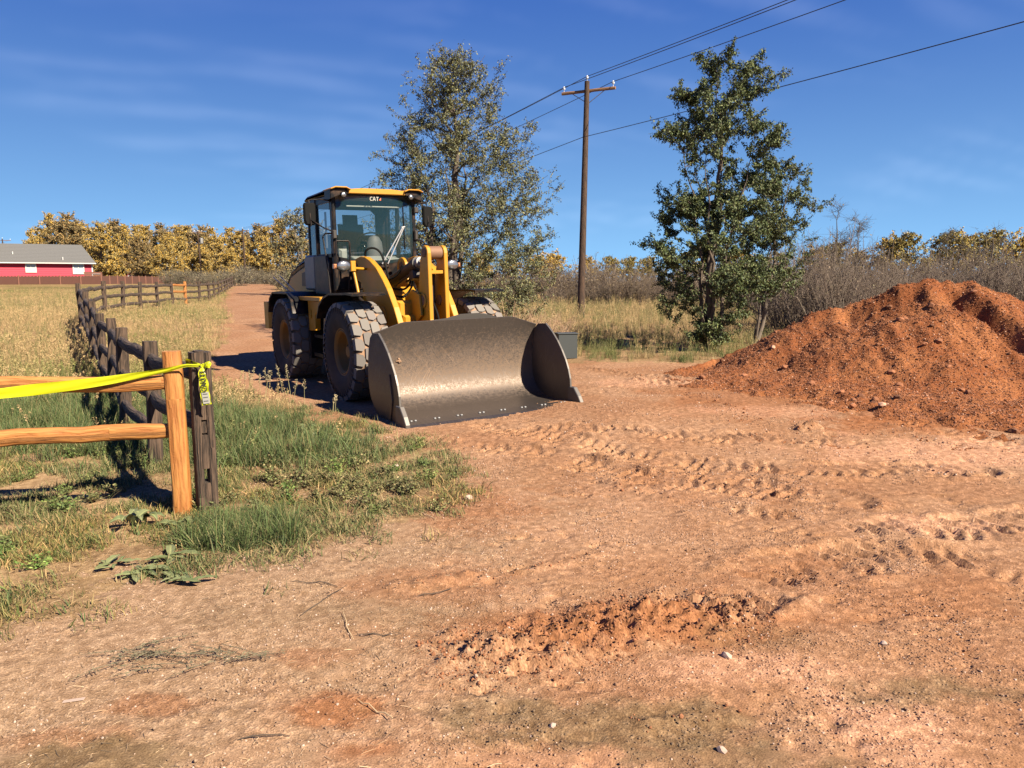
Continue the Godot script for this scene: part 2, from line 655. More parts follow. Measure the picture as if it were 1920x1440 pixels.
# tyre marks of cars: fine slanting tread
const FINE_TRACKS := [
	[Vector2(-0.3, 2.45), Vector2(0.5, 2.8), Vector2(0.96, 2.96), Vector2(1.9, 3.05), Vector2(3.0, 3.0)],
	[Vector2(0.9, 3.5), Vector2(1.35, 3.1), Vector2(1.75, 2.6), Vector2(2.0, 2.2)],
	[Vector2(-2.6, 2.7), Vector2(-1.6, 3.0), Vector2(-0.6, 3.25), Vector2(0.4, 3.2)],
]
# ridges of loose dirt: points, half width, height
const WINDROWS := [
	[[Vector2(-0.12, 3.44), Vector2(0.23, 3.58), Vector2(0.64, 3.76), Vector2(1.05, 3.86)], 0.25, 0.085],
	[[Vector2(-0.65, 4.24), Vector2(-0.22, 4.40)], 0.09, 0.035],
	[[Vector2(0.0, 4.45), Vector2(0.58, 4.77)], 0.06, 0.022],
	[[Vector2(0.80, 6.66), Vector2(1.04, 6.20), Vector2(1.30, 5.96)], 0.07, 0.035],
	[[Vector2(0.52, 2.86), Vector2(0.9, 2.95)], 0.06, 0.022],
	[[Vector2(3.3, 8.66), Vector2(3.48, 8.7)], 0.10, 0.09],
	[[Vector2(2.0, 12.6), Vector2(3.2, 11.9), Vector2(4.1, 10.9)], 0.12, 0.06],
	[[Vector2(1.35, 14.3), Vector2(2.2, 13.2), Vector2(3.0, 12.6)], 0.15, 0.05],
]

var grass_edge := PackedVector2Array(GRASS_EDGE)
var lush_edge := PackedVector2Array(LUSH)

func base_height(x: float, d: float) -> float:
	var wl := 1.0 - ss(-0.34, -0.12, x / maxf(d, 4.0))
	if d < 2.0:
		wl = 0.0
	var g := wl * (0.50 * ss(11.0, 25.0, d) + 0.9 * ss(48.0, 110.0, d)) + (1.0 - wl) * 0.14 * ss(18.0, 60.0, d)
	g += 0.13 * ss(-0.6, 1.6, x) * ss(7.0, 10.2, d)
	return g

func near_line(p: Vector2, line: Array) -> Vector2:
	# (distance along, signed distance across)
	var best := 1e9
	var res := Vector2(0, 1e9)
	var run := 0.0
	for i in line.size() - 1:
		var a: Vector2 = line[i]
		var b: Vector2 = line[i + 1]
		var ab := b - a
		var l := ab.length()
		var t := clampf((p - a).dot(ab) / (l * l), 0.0, 1.0)
		var q := a + ab * t
		var dist := p.distance_squared_to(q)
		if dist < best:
			best = dist
			res = Vector2(run + t * l, sqrt(dist) * signf(ab.cross(p - a)))
		run += l
	return res

func grassy(x: float, d: float) -> float:
	# 0 on bare dirt, 1 where grass grows
	var w := Vector2(x + nb.get_noise_2d(x * 0.8, d * 0.8) * 0.45 + nc.get_noise_2d(x * 0.7, d * 0.7) * 0.35, d + nb.get_noise_2d(x * 0.8 + 50.0, d * 0.8) * 0.6)
	var l := 1.0 if Geometry2D.is_point_in_polygon(w, grass_edge) else 0.0
	var road := -0.30 * d - 0.1        # right rim of the road
	var r := 1.0 if (w.y > 15.4 and w.x > maxf(0.7 - (w.y - 15.4) * 0.5, road) and w.x < 60.0) else 0.0
	return maxf(l, r)

func lush(x: float, d: float) -> float:
	var w := Vector2(x + nb.get_noise_2d(x, d) * 0.5, d + nb.get_noise_2d(x + 90.0, d) * 0.5)
	return 1.0 if Geometry2D.is_point_in_polygon(w, lush_edge) else 0.0

func fine_height(x: float, d: float) -> float:
	# what wheels, feet and weather left in the surface
	var p := Vector2(x, d)
	var h := nb.get_noise_2d(x, d) * 0.012 + nc.get_noise_2d(x, d) * 0.004
	var rough := clampf(0.5 + na.get_noise_2d(x * 2.0, d * 2.0) * 1.5, 0.0, 1.0)
	h += maxf(nc.get_noise_2d(x * 2.3 + 9.0, d * 2.3) - 0.12, 0.0) * 0.028 * rough
	h -= maxf(nb.get_noise_2d(x * 3.1 + 17.0, d * 3.9) - 0.24, 0.0) * 0.10 * clampf(0.2 + na.get_noise_2d(x * 1.3 + 8.0, d * 1.3) * 2.2, 0.0, 1.0) * ss(-1.2, 0.3, x)
	for ti in TRACKS.size():
		if not boxes[ti].has_point(p):
			continue
		var t: Array = TRACKS[ti]
		var q := near_line(p, t)
		var u := absf(q.y)
		if u < 0.42:
			var edge := ss(0.24, 0.30, u) * (1.0 - ss(0.30, 0.42, u))
			var s := q.x / 0.13 + u * 2.8 + nb.get_noise_2d(x * 2.0, d * 2.0) * 0.5
			var lug := ss(0.22, 0.32, absf(fposmod(s, 1.0) - 0.5)) * (1.0 - ss(0.22, 0.27, u))
			var keep := clampf(0.58 + nb.get_noise_2d(x * 1.4 + 31.0, d * 1.4) * 1.8, 0.0, 1.0)
			h += edge * 0.026 * keep - lug * 0.040 * keep
	for ti in FINE_TRACKS.size():
		if not boxes[ti + 10].has_point(p):
			continue
		var t: Array = FINE_TRACKS[ti]
		var q := near_line(p, t)
		var u := absf(q.y)
		if u < 0.16:
			var s := q.x / 0.045 + q.y * 9.0
			h -= (0.006 + 0.006 * ss(0.25, 0.4, absf(fposmod(s, 1.0) - 0.5))) * (1.0 - ss(0.11, 0.16, u)) * clampf(0.6 + nb.get_noise_2d(x + 7.0, d) * 1.5, 0.0, 1.0)
	for ti in WINDROWS.size():
		if not boxes[ti + 20].has_point(p):
			continue
		var wr: Array = WINDROWS[ti]
		var q := near_line(p, wr[0])
		var k: float = 1.0 - absf(q.y) / (wr[1] * (1.0 + nb.get_noise_2d(x * 3.0, d * 3.0) * 0.9))
		if k > 0.0:
			h += wr[2] * pow(k, 0.8) * (0.75 + nc.get_noise_2d(x * 1.7, d * 1.7) * 1.1)
	return h

func ground_y(x: float, d: float) -> float:
	return base_height(x, d)

func blob(x: float, d: float, c: Vector2, rx: float, rd: float, wob: float) -> float:
	if absf(x - c.x) > rx * 2.0 or absf(d - c.y) > rd * 2.0:
		return 0.0
	var k := Vector2((x - c.x) / rx, (d - c.y) / rd).length()
	return 1.0 - ss(0.45, 1.15, k + wob)

func soil_color(x: float, d: float) -> Color:
	var w1 := na.get_noise_2d(x * 1.5, d * 1.5)
	var w2 := nb.get_noise_2d(x * 1.2 + 40.0, d * 1.2)
	var w3 := nc.get_noise_2d(x + 20.0, d)
	var c := Color(0.475, 0.262, 0.150)                                 # orange tan road dirt
	c = c.lerp(Color(0.57, 0.352, 0.225), clampf(0.35 + w1 * 1.4 + w2 * 0.4, 0.0, 1.0) * 0.7)
	# paler, browner dirt on the left where traffic packed it
	var left := (1.0 - ss(-1.2, 0.4, x + w2 * 0.9 - (d - 3.0) * 0.12)) * (1.0 - ss(5.5, 8.0, d))
	c = c.lerp(Color(0.48, 0.325, 0.21), left * 0.9)
	# dark red crumbs where the loads were spilt
	if d < 14.0:
		c = spots(c, x, d, w2, w3)
	var g := grassy(x, d)
	return grass_soil(c, x, d, w1, w2) if g > 0.0 else c

func spots(c: Color, x: float, d: float, w2: float, w3: float) -> Color:
	for e in [[Vector2(0.45, 3.68), 0.95, 0.32, 0.7], [Vector2(-0.45, 4.3), 0.6, 0.35, 0.45], [Vector2(-0.72, 2.95), 0.30, 0.16, 0.75], [Vector2(-0.54, 2.68), 0.22, 0.10, 0.7], [Vector2(-0.94, 3.42), 0.22, 0.12, 0.4], [Vector2(-1.45, 3.0), 0.25, 0.10, 0.5], [Vector2(-1.73, 2.75), 0.3, 0.12, 0.4], [Vector2(-0.3, 5.9), 0.6, 0.8, 0.5], [Vector2(1.9, 4.2), 1.0, 0.6, 0.35], [Vector2(3.3, 10.6), 1.5, 1.6, 0.6], [Vector2(4.9, 9.2), 1.5, 1.0, 0.75], [Vector2(1.6, 6.4), 1.6, 0.7, 0.25]]:
		c = c.lerp(Color(0.41, 0.168, 0.072), blob(x, d, e[0], e[1], e[2], w2 * 0.55 + w3 * 0.35) * e[3])
	# pale pink gravel and dust
	for e in [[Vector2(1.5, 2.85), 0.34, 0.55, 0.8], [Vector2(0.95, 3.33), 0.55, 0.16, 0.6], [Vector2(4.6, 7.7), 1.8, 0.7, 0.7], [Vector2(2.2, 12.2), 1.2, 0.6, 0.55], [Vector2(3.0, 5.4), 0.6, 0.2, 0.6], [Vector2(0.2, 2.62), 0.5, 0.1, 0.4], [Vector2(3.2, 9.6), 1.3, 0.4, 0.45]]:
		c = c.lerp(Color(0.74, 0.42, 0.27), blob(x, d, e[0], e[1], e[2], w2 * 0.6 + w3 * 0.25) * e[3])
	# grey brown oily earth
	for e in [[Vector2(-1.55, 2.62), 0.45, 0.12, 0.9], [Vector2(0.45, 2.85), 0.75, 0.20, 0.75], [Vector2(1.75, 3.12), 0.42, 0.16, 0.7], [Vector2(0.85, 2.6), 0.5, 0.16, 0.6], [Vector2(-0.25, 2.95), 0.3, 0.12, 0.3], [Vector2(-0.9, 3.85), 0.9, 0.22, 0.3], [Vector2(1.2, 3.6), 0.3, 0.14, 0.35]]:
		c = c.lerp(Color(0.27, 0.185, 0.105), blob(x, d, e[0], e[1], e[2], w2 * 0.6 + w3 * 0.5) * e[3])
	return c

func grass_soil(c: Color, x: float, d: float, w1: float, w2: float) -> Color:
	var soil := Color(0.36, 0.24, 0.13).lerp(Color(0.52, 0.36, 0.20), clampf(0.5 + w1 * 1.2 + w2, 0.0, 1.0))
	if d > 24.0:
		soil = soil.lerp(Color(0.46, 0.33, 0.15).lerp(Color(0.24, 0.21, 0.075), clampf(0.4 + na.get_noise_2d(x * 0.25, d * 0.5) * 2.2, 0.0, 1.0)), ss(24.0, 40.0, d))
	return c.lerp(soil, 0.9)

func axis(marks: Array) -> PackedFloat32Array:
	# marks: [position, step] pairs; the step grows evenly from mark to mark
	var a := PackedFloat32Array()
	var x: float = marks[0][0]
	for i in marks.size() - 1:
		var x1: float = marks[i + 1][0]
		while x < x1 - 1e-4:
			a.append(x)
			var t: float = (x - marks[i][0]) / (x1 - marks[i][0])
			x += exp(lerpf(log(marks[i][1]), log(marks[i + 1][1]), t))
		x = x1
	a.append(x)
	return a

var boxes := {}

func bound(line: Array) -> Rect2:
	var r := Rect2(line[0], Vector2.ZERO)
	for e in line:
		r = r.expand(e)
	return r.grow(0.45)

func build_ground():
	for i in TRACKS.size():
		boxes[i] = bound(TRACKS[i])
	for i in FINE_TRACKS.size():
		boxes[i + 10] = bound(FINE_TRACKS[i])
	for i in WINDROWS.size():
		boxes[i + 20] = bound(WINDROWS[i][0])
	var xs := axis([[-1500.0, 300.0], [-120.0, 8.0], [-14.0, 0.5], [-6.0, 0.08], [-2.6, 0.03], [4.2, 0.03], [6.5, 0.06], [14.0, 0.5], [120.0, 8.0], [1500.0, 300.0]])
	var ds := axis([[-800.0, 200.0], [-10.0, 2.0], [2.1, 0.05], [2.4, 0.021], [5.0, 0.025], [9.0, 0.036], [15.0, 0.11], [22.0, 0.25], [60.0, 1.5], [200.0, 20.0], [2500.0, 500.0]])
	var nx := xs.size()
	var nd := ds.size()
	var v := PackedVector3Array()
	var c := PackedColorArray()
	var uv := PackedVector2Array()
	v.resize(nx * nd)
	c.resize(nx * nd)
	uv.resize(nx * nd)
	for j in nd:
		var d := ds[j]
		for i in nx:
			var x := xs[i]
			var h := base_height(x, d)
			if d > 2.0 and d < 19.0 and absf(x) < 9.0:
				h += fine_height(x, d) * (1.0 - ss(14.0, 19.0, d)) * (1.0 - ss(7.0, 9.0, absf(x)))
			elif d > 0.0 and d < 80.0:
				h += nb.get_noise_2d(x * 0.3, d * 0.3) * 0.05 * ss(14.0, 20.0, maxf(d, absf(x)))
			var k := j * nx + i
			v[k] = Vector3(x, h, -d)
			c[k] = soil_color(x, d) if d > 1.5 and d < 130.0 else Color(0.32, 0.23, 0.11)
			uv[k] = Vector2(x, d) / 1.7
	var nn := PackedVector3Array()
	nn.resize(nx * nd)
	var ix := PackedInt32Array()
	ix.resize((nx - 1) * (nd - 1) * 6)
	var o := 0
	for j in nd:
		var j0 := maxi(j - 1, 0)
		var j1 := mini(j + 1, nd - 1)
		for i in nx:
			var i0 := maxi(i - 1, 0)
			var i1 := mini(i + 1, nx - 1)
			var a := v[j * nx + i1] - v[j * nx + i0]
			var b := v[j1 * nx + i] - v[j0 * nx + i]
			nn[j * nx + i] = a.cross(b).normalized()
			if i < nx - 1 and j < nd - 1:
				var k := j * nx + i
				ix[o] = k
				ix[o + 1] = k + nx
				ix[o + 2] = k + 1
				ix[o + 3] = k + 1
				ix[o + 4] = k + nx
				ix[o + 5] = k + nx + 1
				o += 6
	var arr := []
	arr.resize(Mesh.ARRAY_MAX)
	arr[Mesh.ARRAY_VERTEX] = v
	arr[Mesh.ARRAY_NORMAL] = nn
	arr[Mesh.ARRAY_COLOR] = c
	arr[Mesh.ARRAY_TEX_UV] = uv
	arr[Mesh.ARRAY_INDEX] = ix
	var m := ArrayMesh.new()
	m.add_surface_from_arrays(Mesh.PRIMITIVE_TRIANGLES, arr)
	var g := MeshInstance3D.new()
	g.name = "ground"
	g.mesh = m
	g.material_override = M.soil
	add_child(g)
	tag(g, "bare orange dirt yard and road running into dry grass", "", "", "structure")
	print("ground ", nx, " x ", nd)

# ------------------------------------------------------------------ dirt heap
const RIDGE := [Vector3(2.85, 0.0, 13.5), Vector3(3.70, 0.20, 13.8), Vector3(4.31, 0.52, 13.5), Vector3(5.06, 1.04, 13.1), Vector3(5.84, 1.27, 12.8), Vector3(6.30, 1.50, 12.6), Vector3(6.63, 1.58, 12.5), Vector3(7.22, 1.56, 12.4), Vector3(7.44, 1.46, 12.35), Vector3(8.05, 1.24, 12.2), Vector3(9.2, 1.05, 12.0), Vector3(10.4, 0.5, 11.8)]

func heap_height(x: float, d: float) -> float:
	var p := Vector2(x + nb.get_noise_2d(x * 0.6, d * 0.6) * 0.15, d + nb.get_noise_2d(x * 0.6 + 70.0, d * 0.6) * 0.15)
	var h := -1.0
	for i in RIDGE.size() - 1:
		var a := Vector2(RIDGE[i].x, RIDGE[i].z)
		var b := Vector2(RIDGE[i + 1].x, RIDGE[i + 1].z)
		var ab := b - a
		var t := clampf((p - a).dot(ab) / ab.length_squared(), 0.0, 1.0)
		var dist := p.distance_to(a + ab * t)
		var top: float = lerpf(RIDGE[i].y, RIDGE[i + 1].y, t)
		var k := top - dist * 0.58 + 0.05 * exp(-dist * 3.0)
		h = maxf(h, k)
	# left end falls off in a plane of its own, which meets the front slope in a crease
	var toe := 2.85 + clampf(13.3 - p.y, 0.0, 4.0) * 0.66
	h = minf(h, (p.x - toe) * 0.50 + 0.06)
	# bite taken out under the crest
	var rd := 13.1 - (p.x - 5.06) * 0.38 - p.y
	h -= 0.14 * ss(5.15, 5.45, p.x) * (1.0 - ss(6.3, 6.65, p.x)) * ss(0.12, 0.30, rd) * (1.0 - ss(0.55, 1.0, rd))
	# gully on the right where a bucket load slid away
	var q := near_line(p, [Vector2(6.84, 12.25), Vector2(6.98, 11.8), Vector2(7.2, 11.1), Vector2(7.25, 10.6)])
	h -= 0.24 * (1.0 - ss(0.02, 0.22, absf(q.y))) * ss(-0.02, 0.2, q.x) * (1.0 - ss(1.2, 1.7, q.x))
	h += 0.10 * (1.0 - ss(0.05, 0.4, absf(q.y - 0.32))) * ss(0.0, 0.3, q.x)
	# loose apron round the toe
	var apron := near_line(p, [Vector2(3.7, 12.5), Vector2(4.5, 11.0), Vector2(5.1, 10.2), Vector2(5.8, 9.35), Vector2(7.2, 9.0), Vector2(10.5, 9.0)])
	var ap := 0.17 * (1.0 - ss(0.0, 1.25, absf(apron.y) * (1.0 + 0.5 * nb.get_noise_2d(x, d)))) - 0.015
	h = maxf(h, ap) + 0.05 * exp(-absf(h - ap) * 12.0)
	# rills running down the slope, lumps and crumbs
	var steep := ss(0.15, 0.5, h)
	h += nb.get_noise_2d(x * 2.4, d * 0.55) * 0.05 * steep
	h += nb.get_noise_2d(x * 1.3 + 5.0, d * 1.3) * 0.025
	h += nc.get_noise_2d(x * 0.8, d * 0.8) * 0.025 + maxf(nc.get_noise_2d(x * 1.9, d * 1.9) - 0.15, 0.0) * 0.05
	return h

func build_dirt_pile():
	var step := 0.034
	var x0 := 2.2
	var x1 := 11.4
	var d0 := 7.4
	var d1 := 15.9
	var nx := int((x1 - x0) / step)
	var nd := int((d1 - d0) / step)
	var p := PackedVector3Array()
	var uv := PackedVector2Array()
	var c := PackedColorArray()
	for j in nd:
		var d := d0 + step * j
		for i in nx:
			var x := x0 + step * i
			var edge := minf(minf(x - x0, x1 - x), minf(d - d0, d1 - d))
			var h := heap_height(x, d)
			h = lerpf(-0.12, h, ss(0.0, 0.5, edge))
			p.append(Vector3(x, base_height(x, d) + h - 0.012, -d))
			uv.append(Vector2(x, d + h) / 1.3)
			var w := nb.get_noise_2d(x * 0.9 + 12.0, d * 0.9)
			var w2 := nc.get_noise_2d(x * 0.7, d * 0.7)
			var cc := Color(0.36, 0.132, 0.055).lerp(Color(0.50, 0.21, 0.094), clampf(0.35 + w * 1.1 + w2 * 0.5, 0.0, 1.0))
			c.append(cc.lerp(Color(0.42, 0.175, 0.075), 0.6 * (1.0 - ss(0.0, 0.12, h))))
	var mb := MB.new()
	mb.grid(p, nx, nd, false, true, uv, c)
	var t := thing("dirt_pile", "large heap of red dirt at the right, streaked and crumbly", "dirt pile", Vector3(6.6, 0.1, -12.4))
	var o := part("heap", mb, "heap_soil", t)
	o.position = -t.position
	# crumbs lying on it
	var xf := [[], [], []]
	var cols := [PackedColorArray(), PackedColorArray(), PackedColorArray()]
	rng.seed = 501
	for k in 80000:
		var x := rr(2.5, 8.9)
		var d := rr(7.6, 13.6)
		var h := heap_height(x, d)
		if h < 0.01:
			continue
		var s := 0.005 + 0.009 * pow(rng.randf(), 3.0)
		if rng.randf() < 0.0012:
			s = rr(0.03, 0.06)
		var w := rng.randi() % 3
		var y := base_height(x, d) + h - 0.012
		xf[w].append(Transform3D(turned(rr(0, TAU), rr(0, TAU), rr(0, 6.0)).scaled(Vector3(s, s * rr(0.6, 0.9), s)), Vector3(x, y + s * 0.25, -d) - t.position))
		var k2 := rr(0.55, 1.3)
		var cc := Color(0.205, 0.082, 0.037) * k2
		if rng.randf() < 0.04:
			cc = Color(0.40, 0.24, 0.16)
		cols[w].append(cc)
	for w in 3:
		many("crumb", stone(w), "clod", xf[w], cols[w], t)

func stone(seed_: int) -> ArrayMesh:
	# an angular crumb of about one unit radius
	var r2 := RandomNumberGenerator.new()
	r2.seed = 900 + seed_
	var mb := MB.new()
	var pts := []
	for j in 4:
		for i in 5:
			var a := TAU * (i + 0.5 * (j % 2)) / 5.0
			var e := -0.9 + 0.6 * j
			var k := r2.randf_range(0.8, 1.15)
			pts.append(Vector3(cos(a) * cos(e * 1.2), sin(e * 1.2), sin(a) * cos(e * 1.2)) * k)
	var top := Vector3(0, 1.0, 0)
	var bot := Vector3(0, -1.0, 0)
	for j in 3:
		for i in 5:
			var a: Vector3 = pts[j * 5 + i]
			var b: Vector3 = pts[j * 5 + (i + 1) % 5]
			var e: Vector3 = pts[(j + 1) * 5 + i]
			var f: Vector3 = pts[(j + 1) * 5 + (i + 1) % 5]
			if j % 2 == 0:
				mb.tri(a, b, e, a + b + e)
				mb.tri(b, f, e, b + f + e)
			else:
				mb.tri(a, b, f, a + b + f)
				mb.tri(a, f, e, a + f + e)
	for i in 5:
		mb.tri(pts[i], pts[(i + 1) % 5], bot, bot)
		mb.tri(pts[15 + i], pts[15 + (i + 1) % 5], top, top)
	return mb.mesh()

# ------------------------------------------------------------------ wheel loader
# own axes: x to the machine's left, y up, z forward; rear axle at z = 0, front axle at z = 3
func yz(pts: Array) -> PackedVector2Array:
	# outline given as (z, y) pairs, for plates that stand across x
	var p := PackedVector2Array()
	for e in pts:
		p.append(Vector2(e[0], e[1]))
	return p

const ACROSS := Basis(Vector3(0, 0, 1), Vector3(0, 1, 0), Vector3(-1, 0, 0))   # prism outline (z, y), depth along -x

func plate(mb: MB, pts: Array, x0: float, x1: float, bev := 0.008):
	mb.prism(yz(pts), -x1, -x0, bev, ACROSS)

func disc(mb: MB, at: Vector3, r: float, w: float, sides := 24, bev := 0.006):
	# a round boss with its axis along x
	mb.lathe(PackedVector2Array([Vector2(0.001, -w / 2.0), Vector2(r - bev, -w / 2.0), Vector2(r, -w / 2.0 + bev), Vector2(r, w / 2.0 - bev), Vector2(r - bev, w / 2.0), Vector2(0.001, w / 2.0)]), sides, Basis(Vector3(0, 0, 1), Vector3(1, 0, 0), Vector3(0, 1, 0)), at)

func tyre_mesh() -> ArrayMesh:
	# axis along x, outer side at +x
	var mb := MB.new()
	var dark := Color(0.022, 0.019, 0.017)
	var prof := [[-0.20, 0.33], [-0.235, 0.37], [-0.268, 0.47], [-0.275, 0.55], [-0.262, 0.63], [-0.245, 0.675], [-0.19, 0.698], [-0.10, 0.706], [0.0, 0.708], [0.10, 0.706], [0.19, 0.698], [0.245, 0.675], [0.262, 0.63], [0.275, 0.55], [0.268, 0.47], [0.235, 0.37], [0.20, 0.33]]
	var p := PackedVector3Array()
	var cols := PackedColorArray()
	var sides := 72
	for e in prof:
		for k in sides:
			var a := TAU * k / sides
			p.append(Vector3(e[0], cos(a) * e[1], sin(a) * e[1]))
			var dust := clampf(0.4 + nb.get_noise_3d(p[-1].x * 2.0, p[-1].y * 2.0, p[-1].z * 2.0) * 1.3, 0.0, 1.0)
			cols.append(Color(0.26, 0.155, 0.095).lerp(Color(0.15, 0.10, 0.068), dust) if e[1] > 0.69 else dark.lerp(Color(0.065, 0.047, 0.035), dust * 0.7))
	mb.grid(p, sides, prof.size(), true, true, PackedVector2Array(), cols)
	# raised ring lettering band on the sidewall
	for s in [-1.0, 1.0]:
		for k in 48:
			var a := TAU * k / 48.0
			mb.col = dark.lerp(Color(0.12, 0.085, 0.06), 0.4)
			mb.xf = Transform3D(Basis(Vector3.RIGHT, a), Vector3.ZERO)
			mb.box(Vector3(s * 0.262, 0.615, 0), Vector3(0.03, 0.085, 0.030), 0.006)
	# tread blocks: two interlocking rows on each half
	var n := 21
	for s in [-1.0, 1.0]:
		for row in 2:
			for k in n:
				var off := (k + (0.5 if row == 0 else 0.0) + (0.25 if s > 0 else 0.0)) / n * TAU
				var hex := []
				# (u across, angle)
				var pa := TAU / n
				if row == 0:
					hex = [[0.006, -0.37], [0.070, -0.53], [0.130, -0.40], [0.130, 0.34], [0.066, 0.47], [0.006, 0.41]]
				else:
					hex = [[0.128, -0.12], [0.165, -0.43], [0.264, -0.43], [0.264, 0.41], [0.165, 0.41], [0.138, 0.20]]
				var g := 0.105 + 0.05 * rng.randf()
				mb.col = Color(g * 1.06, g * 0.96, g * 0.88)
				var lo := []
				var hi := []
				for h in hex:
					var u: float = h[0]
					var a: float = off + h[1] * pa * 0.90 + u * 0.30
					var top := 0.738 - 0.018 * pow(u / 0.26, 2.0)
					var bot := 0.69 if u < 0.2 else 0.655
					lo.append(Vector3(s * (u + (0.010 if u > 0.2 else 0.0)), cos(a) * bot, sin(a) * bot))
					var mid := 0.066 if row == 0 else 0.19
					hi.append(Vector3(s * lerpf(u, mid, 0.05), cos(a) * top, sin(a) * top))
				mb.xf = Transform3D.IDENTITY
				var cen := Vector3.ZERO
				for h in hi:
					cen += h / 6.0
				mb.poly(hi, Vector3(0, cen.y, cen.z))
				for i in 6:
					var j := (i + 1) % 6
					mb.poly([lo[i], lo[j], hi[j], hi[i]], (hi[i] + hi[j]) / 2.0 - cen)
	return mb.mesh()

func rim_mesh() -> ArrayMesh:
	var mb := MB.new()
	var ax := Basis(Vector3(0, 0, 1), Vector3(1, 0, 0), Vector3(0, 1, 0))
	mb.lathe(PackedVector2Array([Vector2(0.33, -0.21), Vector2(0.352, -0.205), Vector2(0.352, 0.195), Vector2(0.358, 0.205), Vector2(0.352, 0.216), Vector2(0.338, 0.216), Vector2(0.334, 0.200), Vector2(0.322, 0.200), Vector2(0.318, 0.212), Vector2(0.308, 0.212), Vector2(0.304, 0.194), Vector2(0.290, 0.190), Vector2(0.285, 0.170), Vector2(0.278, 0.06), Vector2(0.235, 0.035), Vector2(0.16, 0.03), Vector2(0.15, 0.07), Vector2(0.10, 0.085), Vector2(0.001, 0.09)]), 48, ax)
	return mb.mesh()

func fender_strip(mb: MB, pts: Array, s: int):
	# a bent sheet over a wheel: one smooth skin above, one below, closed round its rim
	var top := PackedVector3Array()
	var low := PackedVector3Array()
	for i in pts.size():
		var a: Array = pts[maxi(i - 1, 0)]
		var b: Array = pts[mini(i + 1, pts.size() - 1)]
		var n := Vector2(-(b[1] - a[1]), b[0] - a[0]).normalized()
		for x in [s * 0.97 - 0.25, s * 0.97 + 0.25]:
			top.append(Vector3(x, pts[i][1], pts[i][0]))
			low.append(Vector3(x, pts[i][1] - n.y * 0.03, pts[i][0] - n.x * 0.03))
	mb.grid(top, 2, pts.size(), false, false)
	mb.grid(low, 2, pts.size(), false, true)
	for i in pts.size() - 1:
		for k in 2:
			var q := [top[i * 2 + k], top[i * 2 + 2 + k], low[i * 2 + 2 + k], low[i * 2 + k]]
			mb.poly(q, Vector3(-1 if k == 0 else 1, 0, 0))
	for i in [0, pts.size() - 1]:
		mb.poly([top[i * 2], top[i * 2 + 1], low[i * 2 + 1], low[i * 2]], Vector3(0, 0, -1 if i == 0 else 1))

func bolt_ring(r: float, x: float, count: int, size: float) -> MB:
	var mb := MB.new()
	for k in count:
		var a := TAU * k / count
		disc(mb, Vector3(x, cos(a) * r, sin(a) * r), size, 0.03, 6, 0.004)
	return mb

